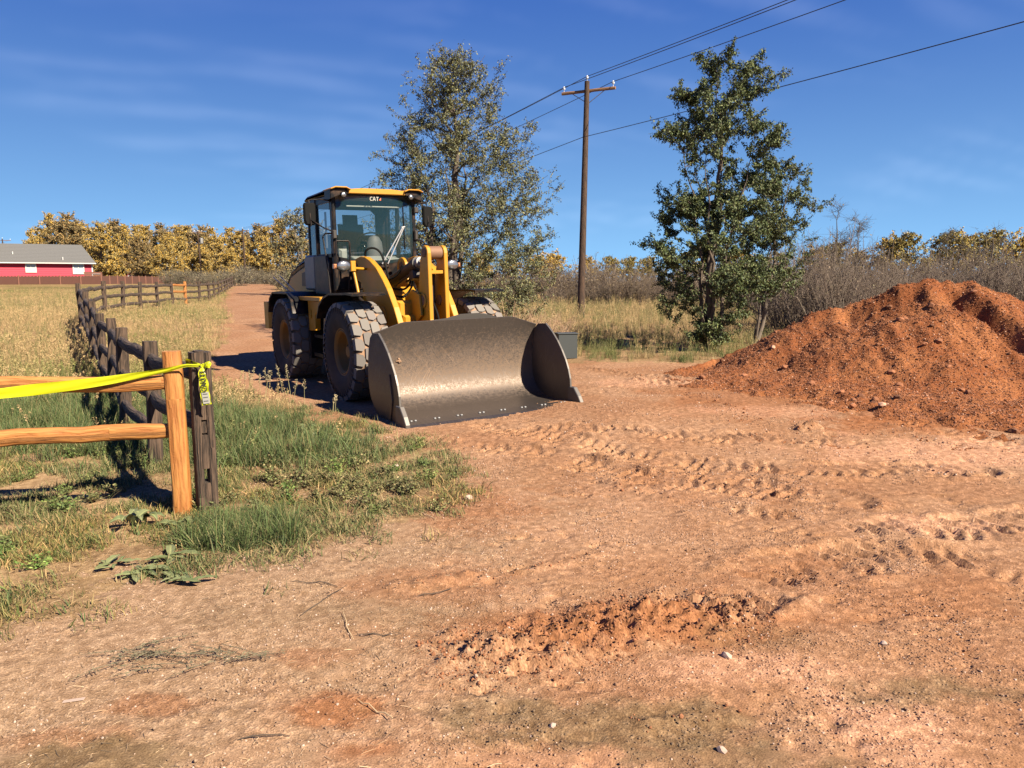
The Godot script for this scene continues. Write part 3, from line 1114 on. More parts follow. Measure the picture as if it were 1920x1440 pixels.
func build_loader():
	rng.seed = 42
	var yaw := deg_to_rad(31.6)
	var t := thing("wheel_loader", "yellow and black wheel loader with its wide steel bucket on the ground", "wheel loader", Vector3(-3.035, 0.0, -14.48), yaw)
	t.rotation = Vector3(0.0, yaw, 0.022)
	# --- wheels
	var tm := tyre_mesh()
	var rm := rim_mesh()
	var bm := bolt_ring(0.20, 0.05, 12, 0.018).mesh()
	var hub := MB.new()
	disc(hub, Vector3(0.10, 0, 0), 0.085, 0.06)
	var hubm := hub.mesh()
	for w in [[-1, 0.0], [1, 0.0], [-1, 3.0], [1, 3.0]]:
		var wn := Node3D.new()
		wn.name = "wheel"
		t.add_child(wn, true)
		wn.position = Vector3(w[0] * 0.965, 0.735, w[1])
		wn.rotation = Vector3(rr(0, 6.0), PI if w[0] < 0 else 0.0, 0)
		part("tyre", tm, "tyre_rubber", wn)
		part("rim", rm, "rim_paint", wn)
		part("hub", hubm, "rim_paint", wn)
		part("wheel_bolts", bm, "dark_iron", wn).set_meta("kind", "stuff")
	# --- rear frame
	var mb := MB.new()
	mb.span(-0.42, 0.42, 0.55, 1.30, -1.7, 1.35, 0.02)
	mb.span(-0.95, 0.95, 0.60, 0.86, -0.15, 0.15, 0.03)
	mb.span(-0.70, 0.70, 0.75, 1.50, 0.35, 1.2, 0.02)
	mb.span(-0.98, -0.60, 0.45, 1.30, 0.78, 0.84, 0.01)
	part("rear_frame", mb, "black_paint", t)
	mb = MB.new()
	mb.span(-1.06, 1.06, 0.84, 1.36, -1.88, -1.50, 0.05)
	mb.span(-0.80, 0.80, 0.55, 0.86, -1.80, -1.45, 0.04)
	part("counterweight", mb, "yellow", t)
	# --- engine hood: yellow sides, grey top
	mb = MB.new()
	plate(mb, [[0.30, 1.50], [0.30, 2.08], [-0.35, 2.06], [-0.90, 1.97], [-1.40, 1.86], [-1.66, 1.70], [-1.74, 1.48], [-1.74, 1.36], [-0.6, 1.36]], -0.62, 0.62, 0.05)
	var hood := part("engine_hood", mb, "yellow", t)
	mb = MB.new()
	plate(mb, [[0.30, 2.075], [0.30, 2.20], [-0.35, 2.18], [-0.95, 2.07], [-1.45, 1.94], [-1.74, 1.72], [-1.765, 1.68], [-1.66, 1.715], [-1.40, 1.875], [-0.90, 1.985], [-0.35, 2.07]], -0.60, 0.60, 0.035)
	part("hood_cover", mb, "grey_paint", hood)
	for s in [-1, 1]:
		mb = MB.new()
		var g0 := [[-0.12, 1.66], [-0.12, 1.97], [-0.62, 1.90], [-0.66, 1.66]]
		plate(mb, g0, s * 0.622 - 0.006, s * 0.622 + 0.006, 0.004)
		for k in 6:
			mb.span(s * 0.632 - 0.006, s * 0.632 + 0.006, 1.685 + k * 0.04, 1.70 + k * 0.04, -0.60, -0.14, 0.003)
		part("grille", mb, "black_paint", hood)
	# side towers beside the cab
	for s in [-1, 1]:
		mb = MB.new()
		var x0 := -0.78 if s < 0 else 0.55
		var x1 := -0.55 if s < 0 else 0.78
		plate(mb, [[0.06, 1.60], [0.06, 2.14], [0.14, 2.20], [0.64, 2.20], [0.64, 1.60]], x0, x1, 0.03)
		part("side_panel", mb, "grey_paint", t)
		mb = MB.new()
		plate(mb, [[0.645, 1.52], [0.645, 2.19], [1.30, 2.19], [1.42, 2.05], [1.42, 1.52]], x0, x1, 0.02)
		part("side_panel", mb, "black_paint", t)
	# rear fenders, side ledges, hitch brackets, fuel tank
	for s in [-1, 1]:
		mb = MB.new()
		fender_strip(mb, [[-0.92, 1.20], [-0.80, 1.45], [-0.55, 1.57], [0.40, 1.57], [0.62, 1.45], [0.72, 1.22]], s)
		part("fender", mb, "black_paint", t)
		mb = MB.new()
		mb.poly([Vector3(s * 1.22, 1.57, -0.35), Vector3(s * 0.90, 1.60, -0.30), Vector3(s * 0.95, 1.58, -0.95), Vector3(s * 1.24, 1.53, -1.0)], Vector3.UP)
		mb.poly([Vector3(s * 1.22, 1.555, -0.35), Vector3(s * 0.90, 1.585, -0.30), Vector3(s * 0.95, 1.565, -0.95), Vector3(s * 1.24, 1.515, -1.0)], Vector3.DOWN)
		part("mud_flap", mb, "black_rubber", t)
		mb = MB.new()
		mb.span(minf(s * 1.06, s * 0.70), maxf(s * 1.06, s * 0.70), 1.44, 1.50, 0.10, 1.72, 0.015)
		part("side_ledge", mb, "yellow", t)
		mb = MB.new()
		plate(mb, [[0.80, 0.92], [1.14, 0.94], [1.16, 1.20], [1.45, 1.34], [1.72, 1.40], [1.72, 1.435], [0.80, 1.435]], s * 0.93 - 0.05, s * 0.93 + 0.05, 0.012)
		mb.span(s * 0.99 - 0.008, s * 0.99 + 0.008, 1.14, 1.20, 0.92, 0.99, 0.004)
		mb.span(s * 0.99 - 0.008, s * 0.99 + 0.008, 1.22, 1.28, 0.92, 0.99, 0.004)
		part("hitch_bracket", mb, "yellow", t)
		mb = MB.new()
		mb.span(s * 0.80 - 0.16, s * 0.80 + 0.16, 0.50, 0.56, 0.95, 1.45, 0.01)
		mb.span(s * 0.80 - 0.16, s * 0.80 + 0.16, 0.82, 0.87, 1.0, 1.45, 0.01)
		mb.rod(Vector3(s * 0.95, 0.5, 1.42), Vector3(s * 0.93, 1.44, 1.55), 0.016)
		mb.rod(Vector3(s * 0.66, 0.5, 1.42), Vector3(s * 0.68, 1.44, 1.55), 0.016)
		part("step", mb, "black_paint", t)
	mb = MB.new()
	mb.rod(Vector3(-0.9, 1.57, -0.55), Vector3(-1.1, 1.84, -0.86), 0.008)
	mb.rod(Vector3(-0.82, 1.57, -0.45), Vector3(-1.02, 1.86, -0.72), 0.008)
	part("marker_rod", mb, "bright_steel", t)
	# --- front frame
	mb = MB.new()
	mb.span(-0.38, 0.38, 0.50, 1.25, 1.55, 3.45, 0.03)
	mb.span(-0.95, 0.95, 0.60, 0.88, 2.85, 3.15, 0.03)
	for s in [-1, 1]:
		var lobe := [[1.62, 1.1]]
		for k in 9:
			var a := PI - PI * k / 8.0
			lobe.append([1.92 + cos(a) * 0.17, 1.98 + sin(a) * 0.14])
		lobe.append([2.20, 1.6])
		lobe.append([2.55, 1.1])
		plate(mb, lobe, s * 0.30 - 0.025, s * 0.30 + 0.025)
	var ff := part("front_frame", mb, "yellow", t)
	mb = MB.new()
	mb.xf = Transform3D(Basis(Vector3.RIGHT, deg_to_rad(38.0)), Vector3(0.0, 1.53, 2.60))
	mb.box(Vector3.ZERO, Vector3(0.46, 0.025, 0.36), 0.006)
	for e in [Vector2(-0.15, 0.11), Vector2(0.16, 0.10), Vector2(0.02, -0.04)]:
		mb.box(Vector3(e.x, 0.02, e.y), Vector3(0.03, 0.02, 0.03), 0.004)
	part("frame_cover", mb, "yellow", ff)
	for s in [-1, 1]:
		mb = MB.new()
		disc(mb, Vector3(s * 0.33, 1.97, 1.92), 0.085, 0.12)
		part("pivot_pin", mb, "pin_rust", ff)
	# front fenders
	for s in [-1, 1]:
		mb = MB.new()
		fender_strip(mb, [[1.98, 1.20], [2.12, 1.40], [2.34, 1.52], [2.62, 1.585], [3.40, 1.60], [3.62, 1.585]], s)
		mb.rod(Vector3(s * 0.40, 1.2, 2.5), Vector3(s * 0.80, 1.56, 2.6), 0.03)
		part("fender", mb, "black_paint", t)
	# --- lift arms
	for s in [-1, 1]:
		mb = MB.new()
		var arm := [[1.74, 1.90], [1.78, 2.02], [1.90, 2.10], [2.12, 2.135], [2.32, 2.12], [2.52, 2.06], [2.76, 1.95], [3.0, 1.77], [3.15, 1.64], [3.38, 1.37], [3.54, 1.12], [3.80, 0.75], [4.22, 0.34], [4.28, 0.22], [4.18, 0.14], [4.02, 0.18], [3.6, 0.48], [3.0, 0.80], [2.62, 1.02], [2.42, 1.25], [2.28, 1.52], [2.10, 1.72], [1.84, 1.80]]
		plate(mb, arm, s * 0.46 - 0.045, s * 0.46 + 0.045, 0.007)
		disc(mb, Vector3(s * 0.46, 1.22, 2.98), 0.15, 0.13)
		part("lift_arm", mb, "yellow", t)
		for e in [[1.22, 2.98, 0.085, 0.16], [1.97, 1.93, 0.07, 0.13], [0.26, 4.14, 0.07, 0.14]]:
			mb = MB.new()
			disc(mb, Vector3(s * 0.46, e[0], e[1]), e[2], e[3])
			part("arm_pin", mb, "pin_rust", t)
		mb = MB.new()
		mb.rod(Vector3(s * 0.56, 0.72, 1.95), Vector3(s * 0.56, 0.98, 2.75), 0.07)
		part("lift_cylinder", mb, "dark_iron", t)
		mb = MB.new()
		mb.rod(Vector3(s * 0.56, 0.98, 2.75), Vector3(s * 0.54, 1.20, 2.98), 0.04)
		part("cylinder_rod", mb, "chrome", t)
	mb = MB.new()
	mb.span(-0.42, 0.42, 1.18, 1.46, 3.12, 3.34, 0.04)
	plate(mb, [[3.10, 1.15], [3.10, 1.5], [3.35, 1.62], [3.62, 1.55], [3.66, 1.25], [3.4, 1.1]], -0.20, -0.16)
	plate(mb, [[3.10, 1.15], [3.10, 1.5], [3.35, 1.62], [3.62, 1.55], [3.66, 1.25], [3.4, 1.1]], 0.18, 0.22)
	part("crossmember", mb, "yellow", t)
	# --- bell crank: two tall plates with a pin and spacer
	for x in [-0.12, 0.14]:
		mb = MB.new()
		var bc := []
		for k in 9:
			var a := PI * 1.02 - PI * 1.04 * k / 8.0
			bc.append([3.72 + cos(a) * 0.112, 2.14 + sin(a) * 0.105])
		bc.append_array([[3.835, 1.9], [3.845, 1.2], [3.93, 0.80], [3.92, 0.66], [3.78, 0.60], [3.62, 0.72], [3.46, 1.15], [3.44, 1.42], [3.52, 1.78]])
		plate(mb, bc, x - 0.030, x + 0.030, 0.007)
		if x < 0.0:
			disc(mb, Vector3(x - 0.02, 1.46, 3.64), 0.11, 0.05)
		part("bell_crank", mb, "yellow", t)
		for e in [[2.14, 3.72, 0.065, 0.085], [1.46, 3.64, 0.075, 0.10]]:
			mb = MB.new()
			disc(mb, Vector3(x, e[0], e[1]), e[2], e[3])
			part("crank_pin", mb, "pin_rust", t)
	mb = MB.new()
	disc(mb, Vector3(0.01, 2.14, 3.72), 0.095, 0.19)
	part("pin_spacer", mb, "pin_rust", t)
	mb = MB.new()
	mb.span(-0.09, 0.11, 1.84, 1.89, 3.58, 3.80, 0.006)
	part("crank_web", mb, "yellow", t)
	mb = MB.new()
	mb.span(-0.06, 0.07, 1.0, 1.86, 3.56, 3.60, 0.006)
	part("crank_backing", mb, "dark_iron", t)
	# --- tilt cylinder
	var ca := Vector3(0.0, 1.70, 2.05)
	var cb := Vector3(0.01, 2.14, 3.70)
	mb = MB.new()
	mb.tube(PackedVector3Array([ca, ca.lerp(cb, 0.06), ca.lerp(cb, 0.07), ca.lerp(cb, 0.62), ca.lerp(cb, 0.625), ca.lerp(cb, 0.69)]), PackedFloat32Array([0.06, 0.07, 0.095, 0.095, 0.11, 0.105]), 18)
	var cyl := part("tilt_cylinder", mb, "dark_iron", t)
	mb = MB.new()
	mb.rod(ca.lerp(cb, 0.66), cb, 0.045, 0.045, 16)
	part("cylinder_rod", mb, "chrome", cyl)
	mb = MB.new()
	mb.tube(PackedVector3Array([ca.lerp(cb, 0.695), ca.lerp(cb, 0.74)]), PackedFloat32Array([0.085, 0.075]), 16)
	part("gland", mb, "galvanised", cyl)
	mb = MB.new()
	mb.box(ca.lerp(cb, 0.63) + Vector3(-0.02, -0.15, 0.02), Vector3(0.14, 0.13, 0.16), 0.02, Basis(Vector3.RIGHT, -0.26))
	mb.rod(ca.lerp(cb, 0.30) + Vector3(-0.05, -0.12, 0), ca.lerp(cb, 0.62) + Vector3(-0.05, -0.12, 0), 0.022)
	mb.rod(ca.lerp(cb, 0.35) + Vector3(0.05, -0.13, 0), ca.lerp(cb, 0.62) + Vector3(0.05, -0.13, 0), 0.022)
	part("valve_block", mb, "dark_iron", cyl)
	for h in [[Vector3(-0.28, 1.98, 1.85), Vector3(-0.34, 2.22, 1.95), Vector3(-0.18, 2.24, 2.05), Vector3(-0.10, 2.0, 2.15), Vector3(-0.08, 1.72, 2.25)], [Vector3(-0.14, 1.86, 2.0), Vector3(-0.16, 1.72, 2.25), Vector3(-0.12, 1.62, 2.55), Vector3(0.02, 1.66, 2.75), Vector3(0.02, 1.95, 2.95)], [Vector3(-0.30, 1.9, 2.0), Vector3(-0.24, 1.66, 2.35), Vector3(-0.12, 1.50, 2.66), Vector3(0.06, 1.60, 2.72), Vector3(0.06, 1.86, 2.9)], [Vector3(0.1, 1.9, 3.2), Vector3(0.02, 1.6, 3.45), Vector3(0.02, 1.3, 3.72), Vector3(0.04, 1.1, 3.75)], [Vector3(-0.42, 1.84, 2.06), Vector3(-0.30, 1.78, 2.4), Vector3(-0.16, 1.80, 2.62), Vector3(-0.06, 1.98, 2.75)]]:
		var cv := Curve3D.new()
		for i in h.size():
			var tn: Vector3 = (h[mini(i + 1, h.size() - 1)] - h[maxi(i - 1, 0)]) * 0.22
			cv.add_point(h[i], -tn, tn)
		var pts := cv.tessellate(3, 6)
		mb = MB.new()
		mb.tube(pts, PackedFloat32Array([0.017]), 8)
		part("hose", mb, "black_rubber", t)
	build_bucket(t)
	build_cab(t)
	# --- headlights on stalks
	for s in [-1, 1]:
		var at := Vector3(s * 0.92, 1.985, 2.46)
		mb = MB.new()
		var ln := PackedVector3Array()
		var shell := [[-0.10, 0.055, 0.04], [-0.07, 0.085, 0.065], [0.0, 0.105, 0.078], [0.055, 0.112, 0.084], [0.065, 0.108, 0.080]]
		for e in shell:
			for k in 24:
				var a := TAU * k / 24.0
				ln.append(at + Vector3(cos(a) * e[1], sin(a) * e[2], e[0]))
		mb.grid(ln, 24, 5, true, true)
		var lampn := part("headlight", mb, "black_paint", t)
		mb = MB.new()
		var lens := PackedVector3Array()
		for e in [[0.062, 1.0], [0.078, 0.85], [0.086, 0.5], [0.088, 0.02]]:
			for k in 24:
				var a := TAU * k / 24.0
				lens.append(at + Vector3(cos(a) * 0.104 * e[1], sin(a) * 0.077 * e[1], e[0]))
		mb.grid(lens, 24, 4, true, true)
		part("lens", mb, "lens", lampn)
		mb = MB.new()
		mb.box(at + Vector3(s * 0.125, -0.005, 0.01), Vector3(0.05, 0.07, 0.10), 0.02)
		part("turn_signal", mb, "amber", lampn)
		mb = MB.new()
		mb.span(minf(s * 0.80, s * 0.72), maxf(s * 0.80, s * 0.72), 1.90, 2.06, 2.40, 2.50, 0.01)
		mb.rod(Vector3(s * 0.75, 1.95, 2.45), Vector3(s * 0.40, 1.93, 2.30), 0.02)
		mb.rod(Vector3(s * 0.74, 1.90, 2.45), Vector3(s * 0.74, 1.58, 2.60), 0.022)
		part("lamp_bracket", mb, "yellow", t)

func build_bucket(t: Node3D):
	var bk := Node3D.new()
	bk.name = "bucket"
	t.add_child(bk, true)
	# inner profile from the cutting edge back and up: (z, y)
	var prof := [[5.40, 0.035], [5.0, 0.045], [4.72, 0.065], [4.58, 0.10], [4.47, 0.16], [4.39, 0.245], [4.345, 0.35], [4.325, 0.47], [4.325, 0.60], [4.345, 0.75], [4.375, 0.90], [4.42, 1.04]]
	var half := 1.262
	var p := PackedVector3Array()
	var uv := PackedVector2Array()
	var nu := 33
	var run := 0.0
	var lens := [0.0]
	for i in range(1, prof.size()):
		run += Vector2(prof[i][0] - prof[i - 1][0], prof[i][1] - prof[i - 1][1]).length()
		lens.append(run)
	var rows := prof.size() + 1
	for j in rows:
		for i in nu:
			var x := lerpf(-half, half, float(i) / (nu - 1))
			if j < prof.size():
				p.append(Vector3(x, prof[j][1], prof[j][0]))
				uv.append(Vector2((x + half) / 2.6, 1.0 - lens[j] / 2.3))
			else:
				# top lip: higher between the shoulders, bent forward
				var k := ss(0.0, 1.0, clampf((1.24 - absf(x)) / 0.42, 0.0, 1.0))
				p.append(Vector3(x, 1.085 + 0.13 * minf(1.0, (1.262 - absf(x)) / 0.42), 4.455 + 0.03 * k))
				uv.append(Vector2((x + half) / 2.6, 1.0 - (lens[-1] + 0.15) / 2.3))
	var mb := MB.new()
	mb.grid(p, nu, rows, false, true, uv)
	var out := PackedVector3Array()
	for j in rows:
		for i in nu:
			var q := p[j * nu + i]
			var a: Vector3 = p[mini(j + 1, rows - 1) * nu + i] - p[maxi(j - 1, 0) * nu + i]
			var nrm := Vector3(0, -a.z, a.y).normalized()
			out.append(q + (nrm if nrm.z < 0.3 and nrm.dot(Vector3(0, -0.4, -1)) > 0 else -nrm) * 0.022)
	mb.grid(out, nu, rows, false, false, uv)
	for i in nu - 1:
		var k := (rows - 1) * nu + i
		mb.poly([p[k], p[k + 1], out[k + 1], out[k]], Vector3.UP, [uv[k], uv[k + 1], uv[k + 1], uv[k]])
	part("shell", mb, "bucket_steel", bk)
	# cheeks
	for s in [-1, 1]:
		mb = MB.new()
		var ck := [[5.46, 0.02], [5.36, 0.15], [5.285, 0.25], [5.275, 0.37], [5.235, 0.5], [5.17, 0.63], [5.08, 0.76], [4.98, 0.88], [4.86, 0.99], [4.69, 1.11], [4.50, 1.10], [4.41, 1.04], [4.345, 0.90], [4.31, 0.75], [4.29, 0.60], [4.29, 0.46], [4.31, 0.34], [4.36, 0.23], [4.45, 0.14], [4.56, 0.075], [4.72, 0.04], [5.0, 0.02]]
		plate(mb, ck, s * 1.275 - 0.013, s * 1.275 + 0.013, 0.004)
		for i in mb.u.size():
			mb.u[i] = Vector2(mb.v[i].z * 0.4, 1.0 - mb.v[i].y * 0.5 - 0.15)
		part("cheek_plate", mb, "bucket_steel", bk)
		mb = MB.new()
		# wear strip along the front rim of the cheek, rubbed bright
		var st := [[5.285, 0.25], [5.275, 0.37], [5.235, 0.5], [5.17, 0.63], [5.08, 0.76], [4.98, 0.88], [4.86, 0.99], [4.69, 1.11]]
		for i in st.size() - 1:
			var a := Vector3(s * 1.275, st[i][1], st[i][0])
			var b := Vector3(s * 1.275, st[i + 1][1], st[i + 1][0])
			mb.box((a + b) / 2.0, Vector3(0.029, a.distance_to(b) + 0.004, 0.010), 0.003, along(a, b))
		part("wear_strip", mb, "bare_steel", bk)
		mb = MB.new()
		var outer := []
		plate(mb, [[5.02, 0.03], [5.10, 0.30], [5.05, 0.62], [5.02, 0.62], [5.06, 0.30], [4.97, 0.03]], s * 1.296 - 0.008, s * 1.296 + 0.008, 0.002)
		part("cheek_rib", mb, "bucket_steel", bk)
		# corner guard
		mb = MB.new()
		plate(mb, [[5.53, 0.005], [5.53, 0.06], [5.47, 0.15], [5.37, 0.26], [5.24, 0.26], [5.22, 0.02], [5.30, 0.0]], s * 1.29 - 0.032, s * 1.29 + 0.032, 0.008)
		part("corner_guard", mb, "bare_steel", bk)
	# bolted cutting edge
	mb = MB.new()
	plate(mb, [[5.53, 0.004], [5.53, 0.018], [5.47, 0.042], [5.22, 0.060], [5.22, 0.010]], -1.262, 1.262, 0.002)
	for i in mb.u.size():
		mb.u[i] = Vector2(mb.v[i].x * 0.4, 0.93 + mb.v[i].z * 0.01)
	part("cutting_edge", mb, "bucket_steel", bk)
	for k in 8:
		mb = MB.new()
		var x := lerpf(-1.12, 1.12, k / 7.0)
		for dx in [-0.025, 0.03]:
			mb.lathe(PackedVector2Array([Vector2(0.019, 0.0), Vector2(0.017, 0.010), Vector2(0.009, 0.014), Vector2(0.001, 0.014)]), 8, Basis.IDENTITY, Vector3(x + dx, 0.056, 5.30))
		part("edge_bolt", mb, "galvanised", bk)
	# spill guard and the hinge box behind the lip
	mb = MB.new()
	var gx := PackedVector2Array([Vector2(-0.62, 1.16), Vector2(-0.62, 1.19), Vector2(-0.10, 1.225), Vector2(0.14, 1.275), Vector2(0.44, 1.28), Vector2(0.66, 1.235), Vector2(0.80, 1.16)])
	mb.prism(gx, 4.22, 4.25, 0.004)
	part("spill_guard", mb, "dark_iron", bk)
	for x in [-0.58, -0.34, -0.1, 0.12, 0.34, 0.58]:
		mb = MB.new()
		plate(mb, [[4.33, 0.12], [4.30, 1.1], [4.15, 1.0], [4.02, 0.75], [4.02, 0.25], [4.12, 0.10]], x - 0.02, x + 0.02)
		part("hinge_plate", mb, "bucket_steel", bk)
	# caked lump of mud on the back plate
	mb = MB.new()
	for k in 14:
		var a := rr(0, TAU)
		var r := rr(0.0, 0.05)
		mb.col = Color.WHITE
		mb.box(Vector3(-0.86 + cos(a) * r, 0.70 + sin(a) * r * 0.8, 4.345), Vector3.ONE * rr(0.014, 0.03), 0.006, turned(rr(0, 6), rr(0, 6)))
	mat("dried_mud", Color(0.20, 0.125, 0.078), 0.97)
	part("mud_lump", mb, "dried_mud", bk)

func glass_pane(called: String, pts: Array, out: Vector3, parent: Node, thick := 0.006):
	var mb := MB.new()
	mb.poly(pts, out)
	return part(called, mb, "glass", parent)

func build_cab(t: Node3D):
	var cab := Node3D.new()
	cab.name = "cab"
	t.add_child(cab, true)
	var mb := MB.new()
	# floor, lower front, rear wall around its window
	mb.span(-0.72, 0.72, 1.50, 1.62, 0.30, 1.52, 0.01)
	mb.span(-0.66, 0.66, 1.62, 2.06, 1.44, 1.52, 0.02)
	mb.span(-0.70, 0.70, 1.62, 2.56, 0.28, 0.33, 0.01)
	mb.span(-0.70, -0.60, 2.56, 3.10, 0.28, 0.33, 0.01)
	mb.span(0.50, 0.70, 2.56, 3.10, 0.28, 0.33, 0.01)
	mb.span(-0.70, 0.70, 3.00, 3.12, 0.28, 0.33, 0.01)
	# rounded top corner of the rear window
	mb.box(Vector3(0.475, 2.985, 0.305), Vector3(0.10, 0.05, 0.045), 0.005, turned(0, 0, -0.7))
	part("cab_shell", mb, "black_paint", cab)
	# pillars
	for s in [-1, 1]:
		for e in [[1.44, 1.56, 0.70, 1.60, 3.12], [0.74, 0.80, 0.735, 2.16, 3.12], [0.30, 0.37, 0.72, 1.62, 3.12]]:
			mb = MB.new()
			mb.span(s * e[2] - 0.035, s * e[2] + 0.035, e[3], e[4], e[0], e[1], 0.015)
			part("pillar", mb, "black_paint", cab)
		for e in [[3.02, 3.12], [2.14, 2.20]]:
			mb = MB.new()
			mb.span(s * 0.735 - 0.02, s * 0.735 + 0.02, e[0], e[1], 0.30, 1.5, 0.01)
			part("window_rail", mb, "black_paint", cab)
		for zz in [[0.37, 0.74], [0.80, 1.44]]:
			glass_pane("side_window", [Vector3(s * 0.737, 2.20, zz[0]), Vector3(s * 0.737, 2.20, zz[1]), Vector3(s * 0.737, 3.02, zz[1]), Vector3(s * 0.737, 3.02, zz[0])], Vector3(s, 0, 0), cab)
	# bowed windscreen
	var p := PackedVector3Array()
	for j in 7:
		var y := lerpf(2.05, 3.13, j / 6.0)
		for i in 13:
			var k := lerpf(-1.0, 1.0, i / 12.0)
			var lift := 0.055 * (1.0 - k * k) if j == 0 else 0.0
			p.append(Vector3(0.665 * k, y + 0.09 * k * k * (1.0 - j / 6.0) - lift + 0.02, 1.53 + 0.10 * (1.0 - k * k) + 0.04 * sin(PI * j / 6.0)))
	mb = MB.new()
	mb.grid(p, 13, 7, false, true)
	part("windscreen", mb, "glass", cab)
	glass_pane("rear_window", [Vector3(-0.60, 2.56, 0.305), Vector3(0.50, 2.56, 0.305), Vector3(0.50, 3.0, 0.305), Vector3(-0.60, 3.0, 0.305)], Vector3(0, 0, -1), cab)
	# roof: dark shell with a yellow visor and two lamp pods
	mb = MB.new()
	plate(mb, [[0.18, 3.12], [0.18, 3.16], [0.30, 3.205], [1.45, 3.235], [1.64, 3.21], [1.64, 3.12]], -0.76, 0.76, 0.03)
	var roof := part("roof", mb, "black_paint", cab)
	mb = MB.new()
	var vis := PackedVector2Array([Vector2(-0.50, 3.145), Vector2(0.50, 3.145), Vector2(0.50, 3.215), Vector2(0.25, 3.235), Vector2(-0.25, 3.235), Vector2(-0.50, 3.215)])
	mb.prism(vis, 1.58, 1.70, 0.012)
	part("visor", mb, "yellow", roof)
	for s in [-1, 1]:
		mb = MB.new()
		var pod := PackedVector2Array([Vector2(s * 0.80, 3.195), Vector2(s * 0.80, 3.212), Vector2(s * 0.72, 3.246), Vector2(s * 0.54, 3.246), Vector2(s * 0.47, 3.212), Vector2(s * 0.47, 3.195), Vector2(s * 0.54, 3.225), Vector2(s * 0.72, 3.225)])
		mb.prism(pod, 1.35, 1.76, 0.006)
		part("visor_corner", mb, "yellow", roof)
		mb = MB.new()
		mb.prism(PackedVector2Array([Vector2(s * 0.795, 3.05), Vector2(s * 0.795, 3.20), Vector2(s * 0.72, 3.224), Vector2(s * 0.54, 3.224), Vector2(s * 0.49, 3.19), Vector2(s * 0.49, 3.14), Vector2(s * 0.66, 3.10)]), 1.40, 1.70, 0.012)
		part("lamp_pod", mb, "black_paint", roof)
		mb = MB.new()
		var fa := Basis(Vector3(1, 0, 0), Vector3(0, 0, 1), Vector3(0, -1, 0))
		mb.lathe(PackedVector2Array([Vector2(0.050, -0.05), Vector2(0.052, 0.01), Vector2(0.045, 0.018)]), 20, fa, Vector3(s * 0.585, 3.12, 1.72))
		var wl := part("work_light", mb, "black_paint", roof)
		mb = MB.new()
		mb.lathe(PackedVector2Array([Vector2(0.046, 0.006), Vector2(0.034, 0.018), Vector2(0.001, 0.022)]), 20, fa, Vector3(s * 0.585, 3.12, 1.72))
		part("lens", mb, "lens", wl)
	# lettering at the top of the windscreen
	var tx := TextMesh.new()
	var fo := SystemFont.new()
	fo.font_names = PackedStringArray(["Droid Sans"])
	fo.font_weight = 800
	tx.font = fo
	tx.text = "CAT"
	tx.font_size = 16
	tx.pixel_size = 0.0054
	tx.depth = 0.002
	var lt := part("lettering", tx, "white_print", cab, Vector3(-0.04, 3.075, 1.648))
	lt.rotation.x = 0.10
	mb = MB.new()
	mb.prism(PackedVector2Array([Vector2(0.045, 3.055), Vector2(0.08, 3.055), Vector2(0.08, 3.10)]), 1.645, 1.648)
	part("emblem", mb, "red_print", cab)
	# wiper: two parallel rods and a blade
	mb = MB.new()
	mb.rod(Vector3(0.05, 2.02, 1.66), Vector3(0.44, 2.62, 1.665), 0.012)
	mb.rod(Vector3(0.15, 2.02, 1.66), Vector3(0.47, 2.63, 1.655), 0.012)
	mb.rod(Vector3(0.42, 2.62, 1.662), Vector3(0.485, 2.635, 1.65), 0.014)
	part("wiper_arm", mb, "bright_steel", cab)
	mb = MB.new()
	mb.box(Vector3(0.48, 2.62, 1.625), Vector3(0.018, 0.72, 0.022), 0.004, turned(0, 0, 0.02))
	part("wiper_blade", mb, "black_rubber", cab)
	mb = MB.new()
	mb.box(Vector3(0.10, 2.0, 1.62), Vector3(0.16, 0.10, 0.06), 0.02)
	part("wiper_motor", mb, "black_paint", cab)
	# inside
	mb = MB.new()
	mb.box(Vector3(-0.08, 2.42, 0.62), Vector3(0.46, 0.62, 0.12), 0.05, turned(0, -0.12))
	mb.box(Vector3(-0.08, 2.10, 0.85), Vector3(0.48, 0.12, 0.50), 0.05)
	var seat := part("seat", mb, "cloth_navy", cab)
	mb = MB.new()
	mb.box(Vector3(-0.085, 2.77, 0.60), Vector3(0.27, 0.24, 0.10), 0.04, turned(0, -0.08))
	part("headrest", mb, "cloth_navy", seat)
	for s in [-1, 1]:
		mb = MB.new()
		mb.box(Vector3(-0.08 + s * 0.29, 2.30, 0.90), Vector3(0.07, 0.06, 0.36), 0.02)
		part("armrest", mb, "cloth_navy", seat)
	mb = MB.new()
	mb.lathe(PackedVector2Array([Vector2(0.19, 1.90), Vector2(0.18, 2.25), Vector2(0.16, 2.40), Vector2(0.10, 2.49), Vector2(0.001, 2.52)]), 24, Basis(Vector3(0.85, 0, 0), Vector3(0, 1, 0), Vector3(0, 0, 0.6)), Vector3(0.14, 0, 1.12))
	part("steering_console", mb, "cab_grey", cab)
	mb = MB.new()
	var ring := PackedVector3Array()
	for k in 25:
		var a := TAU * k / 24.0
		ring.append(Vector3(0.10 + cos(a) * 0.19, 2.46 + sin(a) * 0.10, 0.97 + sin(a) * 0.16))
	mb.tube(ring, PackedFloat32Array([0.014]), 8, false)
	part("steering_wheel", mb, "black_rubber", cab)
	mb = MB.new()
	plate(mb, [[1.25, 2.06], [1.30, 2.16], [1.58, 2.09], [1.58, 2.03]], -0.36, 0.44, 0.01)
	part("dashboard", mb, "cab_light", cab)
	mb = MB.new()
	mb.box(Vector3(-0.52, 2.14, 1.30), Vector3(0.14, 0.28, 0.24), 0.04)
	part("side_console", mb, "cab_light", cab)
	mb = MB.new()
